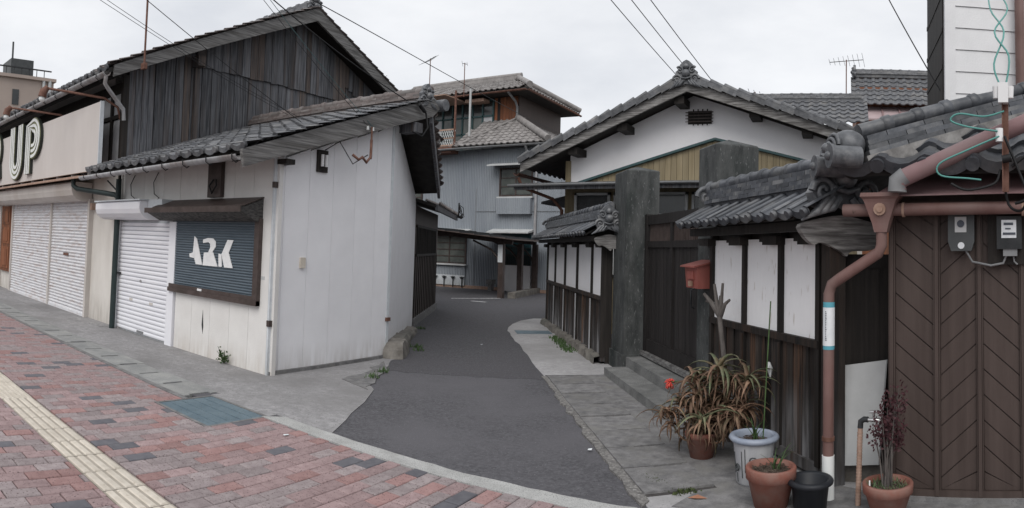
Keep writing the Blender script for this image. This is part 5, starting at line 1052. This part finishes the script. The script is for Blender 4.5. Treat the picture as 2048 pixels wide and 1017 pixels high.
upv = Vector((0, 0, 1)) - dirh * dirh.z
noshi(rg, hb + Vector((0, 0, .05)) + dirh * .12, he + Vector((0, 0, .05)), .145, 4, .034, .3, 'roof_tile_dark')
ridge_caps(rg, hb + Vector((0, 0, .225)) + dirh * .1, he + Vector((0, 0, .225)), .056, .25, 'roof_tile_dark')
fc = -(ux * .80 + un * .60).normalized(); sdv = Vector((0, 0, 1)).cross(fc)
mb = MB(); c = hb + Vector((0, 0, .02))
Z3 = lambda z: Vector((0, 0, z))
mb.ball(c + Z3(.145) - fc * .02, .12, 18, 10, (1, 1, .85))
for k in range(4):                                   # carved brows across the front of the dome
    r_ = .106 - .022 * k; mb.tube([c + fc * (.085 + .016 * k) + sdv * (r_ * math.cos(a_)) + Z3(.13 - .012 * k + r_ * .75 * math.sin(a_)) for a_ in [math.pi * q_ / 10 for q_ in range(11)]], .0135, 6)
mb.ball(c + fc * .13 + Z3(.12), .034, 10, 6); mb.tube([c + fc * .1 + sdv * x_ + Z3(.07 + .02 * math.cos(x_ * 40)) for x_ in (-.11, -.07, -.03, .0, .03, .07, .11)], .02, 6)
for sg_, z_, r_ in ((1, .05, .07), (-1, .02, .068)):  # round end tiles either side, with rim and boss
    p_ = c + sdv * sg_ * .14 + Z3(z_); mb.tube([p_ - fc * .04, p_ + fc * .15], [r_ * 1.02, r_ * .95], 18); mb.tube([p_ + fc * .145, p_ + fc * .165], r_ * 1.08, 18); mb.ball(p_ + fc * .165, r_ * .42, 10, 6)
ob('ridge_ornament', mb, 'ornament_tile', t)
# service bracket with insulators and looped wires in front of the roof
sb = thing('service_bracket', 'rusty steel service bracket with white insulators in front of the shed roof', 'bracket', tuple(D(.72, -.35, 1.98)))
ob('upright', MB().fbox(D, .705, .745, -.36, -.345, 1.97, 2.52).fbox(D, .705, .712, -.39, -.36, 1.97, 2.52), 'rust', sb)
ob('insulator', MB().fbox(D, .685, .745, -.42, -.36, 2.50, 2.62), 'porcelain', sb)
for s in (.672, .758): ob('insulator', MB().tube([D(s, -.39, 2.53), D(s, -.39, 2.60)], [.018, .022], 10), 'porcelain', sb)
ob('insulator', MB().tube([D(.69, -.38, 2.27), D(.69, -.38, 2.35)], .024, 8), 'porcelain', sb)
def wire(mb, pts, r=.006, n=5, sub=5):
    P_ = [Vector(p) for p in pts]; out = []
    for i in range(len(P_) - 1):
        p0, p1, p2, p3 = P_[max(i - 1, 0)], P_[i], P_[i + 1], P_[min(i + 2, len(P_) - 1)]
        for k in range(sub):
            u = k / sub; out.append(.5 * ((2 * p1) + (p2 - p0) * u + (2 * p0 - 5 * p1 + 4 * p2 - p3) * u * u + (3 * p1 - p0 - 3 * p2 + p3) * u ** 3))
    out.append(P_[-1]); mb.tube(out, r, n)
mb = MB()
wire(mb, [D(.70, -.4, 2.6), D(.66, -.35, 2.75), D(.72, -.2, 3.0), D(.62, .2, 3.3), D(.60, .8, 3.7), D(.7, 1.6, 4.2)]); wire(mb, [D(.73, -.4, 2.6), D(.75, -.35, 2.8), D(.66, -.2, 3.0), D(.74, .2, 3.3), D(.66, .8, 3.7), D(.7, 1.6, 4.2)])
wire(mb, [D(.72, -.4, 2.45), D(.6, -.4, 2.42), D(.45, -.4, 2.44), D(.4, -.4, 2.40), D(.5, -.4, 2.36), D(.68, -.4, 2.33)])
wire(mb, [D(.69, -.4, 2.3), D(.5, -.4, 2.22), D(.33, -.4, 2.14), D(.34, -.4, 2.07), D(.5, -.4, 2.05), D(.58, -.4, 2.04)]); ob('green_wire', mb, 'cable_green', sb)
mb = MB(); wire(mb, [D(.72, -.4, 2.3), D(.8, -.4, 2.1), D(.85, -.4, 1.95), D(.82, -.35, 1.86), D(.74, -.3, 1.9), D(.7, -.35, 2.1), D(.66, -.38, 2.02), D(.5, -.4, 1.98), D(.4, -.4, 2.02)], .009); wire(mb, [D(.76, -.38, 2.12), D(.9, -.38, 2.2), D(.86, -.38, 1.95), D(.78, -.36, 1.9)], .01)
mb.tube([D(.705, -.4, 2.16), D(.76, -.4, 2.17)], .025, 8); ob('black_wire', mb, 'cable_black', sb)
# ================================================================ WHITE SIDED HOUSE at the right edge
t = thing('sided_house', 'upper storey of a house with white horizontal siding and dark boarded side', 'house', (3.5, 9, 0))
ob('core', MB().box(1.26, 7, 7.03, 8.25, 0, 8), 'siding', t)
for i in range(22):
    z0 = 1.9 + .2475 * i; ob('siding_board', MB().hexa([(1.32, 7.0, z0), (5, 7.0, z0), (5, 7.03, z0), (1.32, 7.03, z0), (1.32, 7.012, z0 + .243), (5, 7.012, z0 + .243), (5, 7.03, z0 + .243), (1.32, 7.03, z0 + .243)]), 'siding', t)
ob('corner_trim', MB().box(1.2, 1.318, 6.985, 7.06, 1.5, 8), 'siding', t)
ob('side_boarding', MB().box(1.2, 1.26, 7.07, 8.3, 1.5, 8), 'dark_wood', t)
mb = MB(); mb.prism([(1.2, 7.1, 3.1), (.72, 7.3, 3.15), (.72, 7.3, 9), (1.2, 7.1, 9)], (0, 4, 0)); 
sv = ob('side_recess', MB().box(1.19, 1.198, 7.1, 8.3, 1.5, 8), 'dark_wood', t)
for i in range(14): ob('side_batten', MB().box(1.182, 1.189, 7.09, 8.3, 2.0 + .42 * i, 2.05 + .42 * i), 'dark_wood', sv)
ob('downpipe', MB().tube([(2.02, 6.9, 8), (2.04, 6.9, 3.5), (2.05, 6.9, 3.42)], .055, 12), 'red_pipe', t)
mb = MB(); mb.tube([(2.05, 6.9, 3.44), (2.08, 6.88, 3.34), (2.2, 6.85, 3.30)], .07, 12); ob('pipe_elbow', mb, 'gutter_dark', t)
ob('pipe_clip', MB().box(1.9, 2.1, 6.93, 6.99, 3.36, 3.43), 'pale_sheet', t)
ob('rear_eave', MB().box(1.08, 1.19, 7.2, 8.3, 3.12, 3.26), 'rust_wood', t)
# ================================================================ POTS AND PLANTS
def pot_profile(mb, c, r0, r1, h, rim=.03, rimh=.06, wall=.015):
    mb.lathe([(.001, 0), (r0, 0), (r0 + (r1 - r0) * .9, h - rimh), (r1 + rim * .4, h - rimh + .004), (r1 + rim * .55, h - .008), (r1 + rim * .3, h), (r1 - wall, h), (r1 - wall * 1.5, h - .05), (r1 - wall * 2, h - .06)], c, 26)
def soil(c, r, parent, n=40):
    mb = MB(); mb.lathe([(.001, .012), (r * .5, .006), (r, -.004)], c, 18)
    for k in range(n):
        a = random.random() * 6.28; rr = r * math.sqrt(random.random()) * .92; p = Vector(c) + Vector((rr * math.cos(a), rr * math.sin(a), .012)); d = Vector((J(1), J(1), J(.3))).normalized() * random.uniform(.01, .03)
        mb.tube([p - d, p + d], .003, 3)
    return ob('soil', mb, 'soil', parent)
def strap(L, w, curl, th=.006, n=7):      # one long tapering channelled leaf along +x, bending by curl
    mb = MB(); vs = []; x = z = 0; a = .9
    for i in range(n + 1):
        q = i / n; ww = w * (1 - q ** 1.6) * (1 if i else .9) + .001; vs += [(x, -ww / 2, z + ww * .22), (x, 0, z), (x, ww / 2, z + ww * .22), (x, 0, z - th * (1 - q))]
        x += math.cos(a) * L / n; z += math.sin(a) * L / n; a -= curl / n
    fs = []
    for i in range(n): 
        for k in range(4): fs.append((4 * i + k, 4 * i + (k + 1) % 4, 4 * i + 4 + (k + 1) % 4, 4 * i + 4 + k))
    mb.add(vs, fs, True); return mb
# --- aloe
pc = Vector((-1.03, 5.06, .01)); al = thing('potted_aloe', 'sprawling reddish aloe with one red flower in a small terracotta pot', 'potted plant', tuple(pc))
mb = MB(); pot_profile(mb, pc, .09, .125, .2, .02, .045); ob('pot', mb, 'terracotta', al); soil(pc + Vector((0, 0, .16)), .11, al, 20)
LV = [mesh('leaf', strap(l, w, c), m_) for (l, w, c, m_) in ((.32, .042, 1.6, 'leaf_aloe'), (.36, .042, 2.3, 'leaf_aloe'), (.3, .038, 2.9, 'leaf_aloe_dry'), (.27, .034, 3.5, 'leaf_aloe_dry'), (.32, .038, 2.2, 'leaf_aloe_dry'), (.38, .044, 1.9, 'leaf_aloe'))]
stem = MB()
ros = []
for k in range(15):
    a = k * 2.4; rr = .08 + .2 * math.sqrt((k % 8) / 8); h = .16 + .46 * random.random() * (1 - rr)
    tip = pc + Vector((.14 + math.cos(a) * rr * 1.0, .12 + math.sin(a) * rr * .8, h + .06)); ros.append(tip)
ros += [pc + Vector((.12, .05, .68)), pc + Vector((.34, .1, .6)), pc + Vector((-.18, .1, .4)), pc + Vector((.28, -.1, .36)), pc + Vector((-.08, .22, .56)), pc + Vector((-.28, -.02, .32)), pc + Vector((.05, -.15, .3))]
nl = 0
for tip in ros:
    mid = pc.lerp(tip, .5) + Vector((J(.06), J(.06), -.03)); wire(stem, [pc + Vector((J(.05), J(.05), .15)), mid, tip], .008, 5)
    up = (tip - pc).normalized()
    for j in range(13):
        if nl >= 290: break
        az = j * 2.4 + J(.4); m_ = Matrix.Translation(tip + Vector((J(.01), J(.01), -.012 * (j % 5)))) @ Matrix.Rotation(az, 4, 'Z') @ Matrix.Rotation(J(.25) + (.45 if j > 7 else 0), 4, 'Y') @ Matrix.Rotation(J(.3), 4, 'X') @ Matrix.Diagonal((*(3 * [random.uniform(.7, 1.1)]), 1))
        low = tip.z < .6 or j > 6; inst('leaf', LV[random.choice((2, 3, 4) if low and random.random() < .75 else (0, 1, 5, 4))], m_, al); nl += 1
ob('stem', stem, 'leaf_aloe_dry', al)
dn_ = MB()
for k in range(230):
    tip = random.choice(ros); q = strap(random.uniform(.18, .3), .032, random.uniform(2., 3.6), .005, 5)
    m_ = Matrix.Translation(pc.lerp(tip, random.uniform(.55, 1.)) + Vector((J(.05), J(.05), J(.05)))) @ Matrix.Rotation(random.random() * 6.28, 4, 'Z') @ Matrix.Rotation(random.uniform(.2, 1.1), 4, 'Y')
    dn_.add([m_ @ Vector(v_) for v_ in q.v], q.f, True)
o = ob('old_leaves', dn_, 'leaf_aloe_dry', al); o['kind'] = 'stuff'
fl = MB(); fp = Vector((-1.42, 5.55, .47)); fst = MB(); wire(fst, [pc + Vector((-.05, .1, .4)), pc + Vector((-.2, .3, .5)), fp], .006)
for k in range(60):
    d = Vector((J(1), J(1), J(1))).normalized(); fl.tube([fp + d * .01, fp + d * .035 - Vector((0, 0, .006)), fp + d * .05 - Vector((0, 0, .016))], [.006, .006, .003], 4)
ob('flower', fl, 'flower_red', al); ob('flower_stalk', fst, 'leaf_green', al)
# --- blue-rimmed glazed pot
c = Vector((-.56, 4.58, .01)); g = thing('glazed_pot', 'streaked white pot with pale blue rim holding a thin green shoot', 'potted plant', tuple(c))
mb = MB(); mb.lathe([(.001, 0), (.115, 0), (.12, .02), (.145, .28), (.145, .30)], c, 26); ob('pot', mb, 'glaze_white', g)
mb = MB(); mb.lathe([(.143, .285), (.168, .295), (.178, .312), (.168, .328), (.145, .332), (.132, .32), (.13, .27)], c, 26); ob('rim', mb, 'glaze_blue', g)
for k, a in enumerate((-2.45, -1.5, -.7)):
    mb = MB(); ctr = c + Vector((math.cos(a) * .135, math.sin(a) * .135, .12 + .06 * (k % 2))); tx = Vector((-math.sin(a), math.cos(a), 0)); mb.spiral(ctr, tx, (0, 0, 1), .03, .006, 1.6, .006); mb.tube([ctr + Vector((0, 0, -.03)), ctr + tx * .015 + Vector((0, 0, -.09))], .004, 5); ob('scroll_relief', mb, 'meter_grey', g)
for a, z0, z1 in ((-2.1, .06, .24), (-1.9, .1, .26), (-1.1, .05, .2), (-2.7, .08, .22)): p = [c + Vector((math.cos(a) * (.122 + .085 * z), math.sin(a) * (.122 + .085 * z), z)) for z in (z0, z1)]; ob('streak_relief', MB().tube(p, .003, 5), 'meter_grey', g)
soil(c + Vector((0, 0, .28)), .128, g, 60)
def blades(c, n, L, parent, lean=.5):
    for k in range(n):
        m_ = Matrix.Translation(c + Vector((J(.02), J(.02), 0))) @ Matrix.Rotation(random.random() * 6.28, 4, 'Z') @ Matrix.Rotation(-random.uniform(.15, lean), 4, 'Y') @ Matrix.Diagonal((*(3 * [random.uniform(.6, 1.1)]), 1)); inst('leaf', GB, m_, parent)
GB = mesh('leaf', strap(L=.2, w=.016, curl=.9, th=.003, n=5), 'leaf_green')
blades(c + Vector((.02, .01, .29)), 9, .2, g)
ob('cane', MB().tube([c + Vector((.06, .02, .28)), c + Vector((.10, .08, 1.25))], .005, 5), 'leaf_green', g)
# --- large terracotta pot and black pot
c = Vector((-.40, 4.17, .01)); g = thing('terracotta_pot', 'large terracotta pot with dry soil and a few green blades', 'potted plant', tuple(c))
mb = MB(); pot_profile(mb, c, .105, .152, .25, .02, .075); ob('pot', mb, 'terracotta', g); soil(c + Vector((0, 0, .215)), .135, g, 120); blades(c + Vector((.03, .0, .22)), 8, .2, g, .45)
c = Vector((-.15, 4.12, .01)); g = thing('plastic_pot', 'empty black plastic flower pot with broad rolled rim', 'flower pot', tuple(c))
mb = MB(); mb.lathe([(.001, 0), (.10, 0), (.118, .16), (.13, .162), (.145, .172), (.148, .185), (.138, .198), (.122, .2), (.108, .19), (.10, .06), (.001, .05)], c, 26); ob('pot', mb, 'black_plastic', g)
# --- barberry in terracotta pot by the folding door
c = Vector((.33, 4.07, .01)); g = thing('potted_shrub', 'thin purple-leaved shrub in a terracotta pot before the chevron doors', 'potted plant', tuple(c))
mb = MB(); pot_profile(mb, c, .10, .148, .19, .02, .06); ob('pot', mb, 'terracotta', g); soil(c + Vector((0, 0, .155)), .13, g, 60)
gr_ = MB()
for k in range(120): a = random.random() * 6.28; r = .12 * math.sqrt(random.random()); p = c + Vector((r * math.cos(a), r * math.sin(a), .16)); gr_.add([p, p + Vector((.006, 0, 0)), p + Vector((J(.03), J(.03), random.uniform(.015, .05)))], [(0, 1, 2)])
o = ob('grass', gr_, 'leaf_green', g); o['kind'] = 'stuff'
st_ = MB(); lf = MB(); 
for k in range(13):
    a = random.random() * 6.28; h = random.uniform(.3, .62); sp = random.uniform(.03, .12); p0 = c + Vector((J(.03), J(.03), .14)); p1 = p0 + Vector((math.cos(a) * sp * .3, math.sin(a) * sp * .3, h * .5)); p2 = p0 + Vector((math.cos(a) * sp + J(.02), math.sin(a) * sp, h)); st_.tube([p0, p1, p2], [.007, .005, .002], 5)
    for q in range(46):
        u = random.uniform(.5, 1.); p = p1.lerp(p2, u) + Vector((J(.05), J(.05), J(.05))); d = Vector((J(1), J(1), J(1))).normalized() * random.uniform(.008, .017); n_ = d.orthogonal().normalized() * .009; lf.add([p - d, p + n_, p + d, p - n_], [(0, 1, 2, 3)])
ob('stem', st_, 'bark', g); o = ob('foliage', lf, 'leaf_purple', g); o['kind'] = 'stuff'
ob('plant_tag', MB().box(c.x - .12, c.x - .112, c.y - .06, c.y - .057, c.z + .13, c.z + .22), 'porcelain', g)
# --- standpipe tap
t = thing('water_tap', 'old standpipe with taped shaft and chrome tap beside the purple shrub', 'water tap', (.16, 4.22, 0))
mb = MB(); mb.tube([(.15, 4.2, 0), (.165, 4.22, .5)], .017, 10)
for i in range(24): z = .02 + .019 * i; mb.tube([(.15 + .03 * z, 4.2 + .04 * z, z), (.15 + .03 * z, 4.2 + .04 * z, z + .006)], .019, 10)
ob('shaft', mb, 'rust_pale', t); ob('elbow', MB().tube([(.165, 4.22, .49), (.168, 4.22, .53), (.19, 4.215, .545), (.215, 4.205, .545)], .019, 10), 'dark_metal', t)
mb = MB(); mb.tube([(.21, 4.205, .545), (.285, 4.18, .545), (.3, 4.175, .53), (.302, 4.174, .505)], [.012, .016, .013, .012], 10).tube([(.25, 4.19, .55), (.25, 4.19, .59)], .008, 8).tube([(.225, 4.195, .595), (.275, 4.18, .6)], .009, 8); ob('tap', mb, 'chrome', t)
# --- leaning board
mb = MB(); mb.hexa([(-.02, 4.60, .13), (.30, 4.52, .16), (.31, 4.53, .16), (-.01, 4.61, .13), (-.03, 4.66, .80), (.36, 4.59, .86), (.37, 4.60, .86), (-.02, 4.67, .80)]); tag(ob('leaning_board', mb, 'pale_sheet'), 'plain pale grey board leaning in the dark gap beside the downpipe', 'board')
# --- pruned trunk
t = thing('pruned_tree', 'bare grey pruned trunk with stubby cut branches against the plaster wall', 'tree', tuple(W(1.25, .18, 0)))
mb = MB(); wire(mb, [W(1.15, .16, 0), W(1.2, .17, .5), W(1.27, .2, .95), W(1.3, .2, 1.12)], .023, 8); ob('trunk', mb, 'bark', t)
for (a, b, z, r) in ((1.42, .3, 1.24, .018), (1.33, .24, 1.33, .016), (1.24, .2, 1.34, .014), (1.2, .15, 1.2, .014), (1.38, .16, 1.22, .012), (1.46, .26, 1.17, .012)):
    mb = MB(); mb.tube([W(1.29, .2, 1.06), W((1.29 + a) / 2, (.2 + b) / 2, 1.16), W(a, b, z)], [.03, r * 1.2, r * .8], 7); ob('branch', mb, 'bark', t)
rg_ = MB(); [rg_.tube([W(.66 + J(.02), .05, .74), W(.66 + J(.03), .06 + J(.02), .70), W(.66 + J(.04), .05 + J(.02), .64 + J(.02))], [.008, .012, .004], 5) for _ in range(6)]
tag(ob('tied_rag', rg_, 'pale_sheet'), 'small pale rag tied to a nail on the charred planks', 'rag')
# --- fallen leaf, paper scraps
mb = MB(); p = Vector((-.88, 4.19, .018)); mb.add([p + Vector(q) for q in ((-.06, -.01, 0), (0, .03, .012), (.07, .01, 0), (0, -.02, .004))], [(0, 3, 2, 1)]); tag(ob('fallen_leaf', mb, 'leaf_dead'), 'curled dry brown leaf lying on the gritty concrete', 'leaf')
# ================================================================ OVERHEAD WIRES
def cable(label, a, b, sag, r=.008, mat='cable_black', n=14):
    a = Vector(a); b = Vector(b); pts = [a.lerp(b, i / n) - Vector((0, 0, sag * 4 * (i / n) * (1 - i / n))) for i in range(n + 1)]
    mb = MB(); mb.tube(pts, r, 5); tag(ob('overhead_cable', mb, mat), label, 'cable', 'overhead service cables')
cable('upper thin service wire crossing in front of the plank gable', (-8.1, 2.4, 5.3), (-8.3, 7.3, 3.75), .12, .004)
cable('lower thin service wire crossing in front of the plank gable', (-8.0, 2.4, 5.34), (-8.2, 7.4, 3.74), .16, .004)
cable('thin wire dropping from the sky past the plank gable barge board', (-7.0, 2.6, 5.1), (-6.5, 6.3, 3.1), .1, .005)
cable('thick black service cable landing on the corner shop ridge end', (-6.25, 4.6, 4.85), (-5.6, 7.3, 3.6), .1, .008)
cable('green service wire running down to the corner shop bracket', (-6.35, 4.8, 4.95), (-5.53, 6.34, 3.12), .05, .004, 'teal_paint')
cable('dark service wire running down to the corner shop bracket', (-6.7, 4.8, 5.2), (-5.53, 6.24, 3.12), .05, .004)
cable('long twisted cable sloping across the sky to the grey house', (-6.9, 4.6, 5.35), (-9.9, 21.6, 5.9), .15, .008)
cable('left wire of three ending above the plaster gable', (-4.55, 9.0, 6.9), (-3.7, 14.5, 5.75), .05, .009)
cable('middle wire of three ending above the plaster gable', (-4.2, 9.0, 6.95), (-3.3, 14.5, 5.7), .05, .009)
cable('right wire of three meeting the plaster gable ridge', (-3.9, 9.0, 7.0), (-2.75, 14.5, 5.45), .05, .009)
cable('twisted cable running from the sky to the dark side of the sided house', (.5, 8.6, 5.45), (1.2, 7.25, 3.45), .03, .008)
# --- bare twigs showing over the far boundary wall
t = thing('bare_shrub', 'bare twiggy shrub showing over the tile-capped wall by the granite pillar', 'shrub', tuple(W(5.6, -.9, 0)))
mb = MB(); mb.tube([W(5.6, -.9, 0), W(5.6, -.9, 1.3)], [.03, .02], 6); ob('trunk', mb, 'bark', t)
mb = MB()
for k in range(34):
    p = W(5.6, -.9, 1.3) + Vector((J(.03), J(.03), J(.1))); d = Vector((J(1), J(1), random.uniform(.6, 1.4))); m_ = p + d * .45; mb.tube([p, m_, m_ + Vector((J(.3), J(.3), random.uniform(.1, .35)))], [.008, .005, .002], 4)
ob('twigs', mb, 'bark', t)
for (x, y, a) in ((-3.95, 3.6, .3), (-1.9, 4.9, 1.1), (-5.5, 9.2, .7)):
    c_, s_ = math.cos(a) * .03, math.sin(a) * .02; mb = MB(); mb.add([(x - c_, y - s_, .018), (x + s_, y - c_, .02), (x + c_, y + s_, .026), (x - s_, y + c_, .02)], [(0, 1, 2, 3)]); tag(ob('paper_scrap', mb, 'paper'), {-3.95: 'tiny white scrap lying on the red bricks near the kerb', -1.9: 'tiny pale scrap lying on the asphalt beside the gutter slabs', -5.5: 'tiny pale scrap lying on the darker asphalt of the alley'}[x], 'litter')
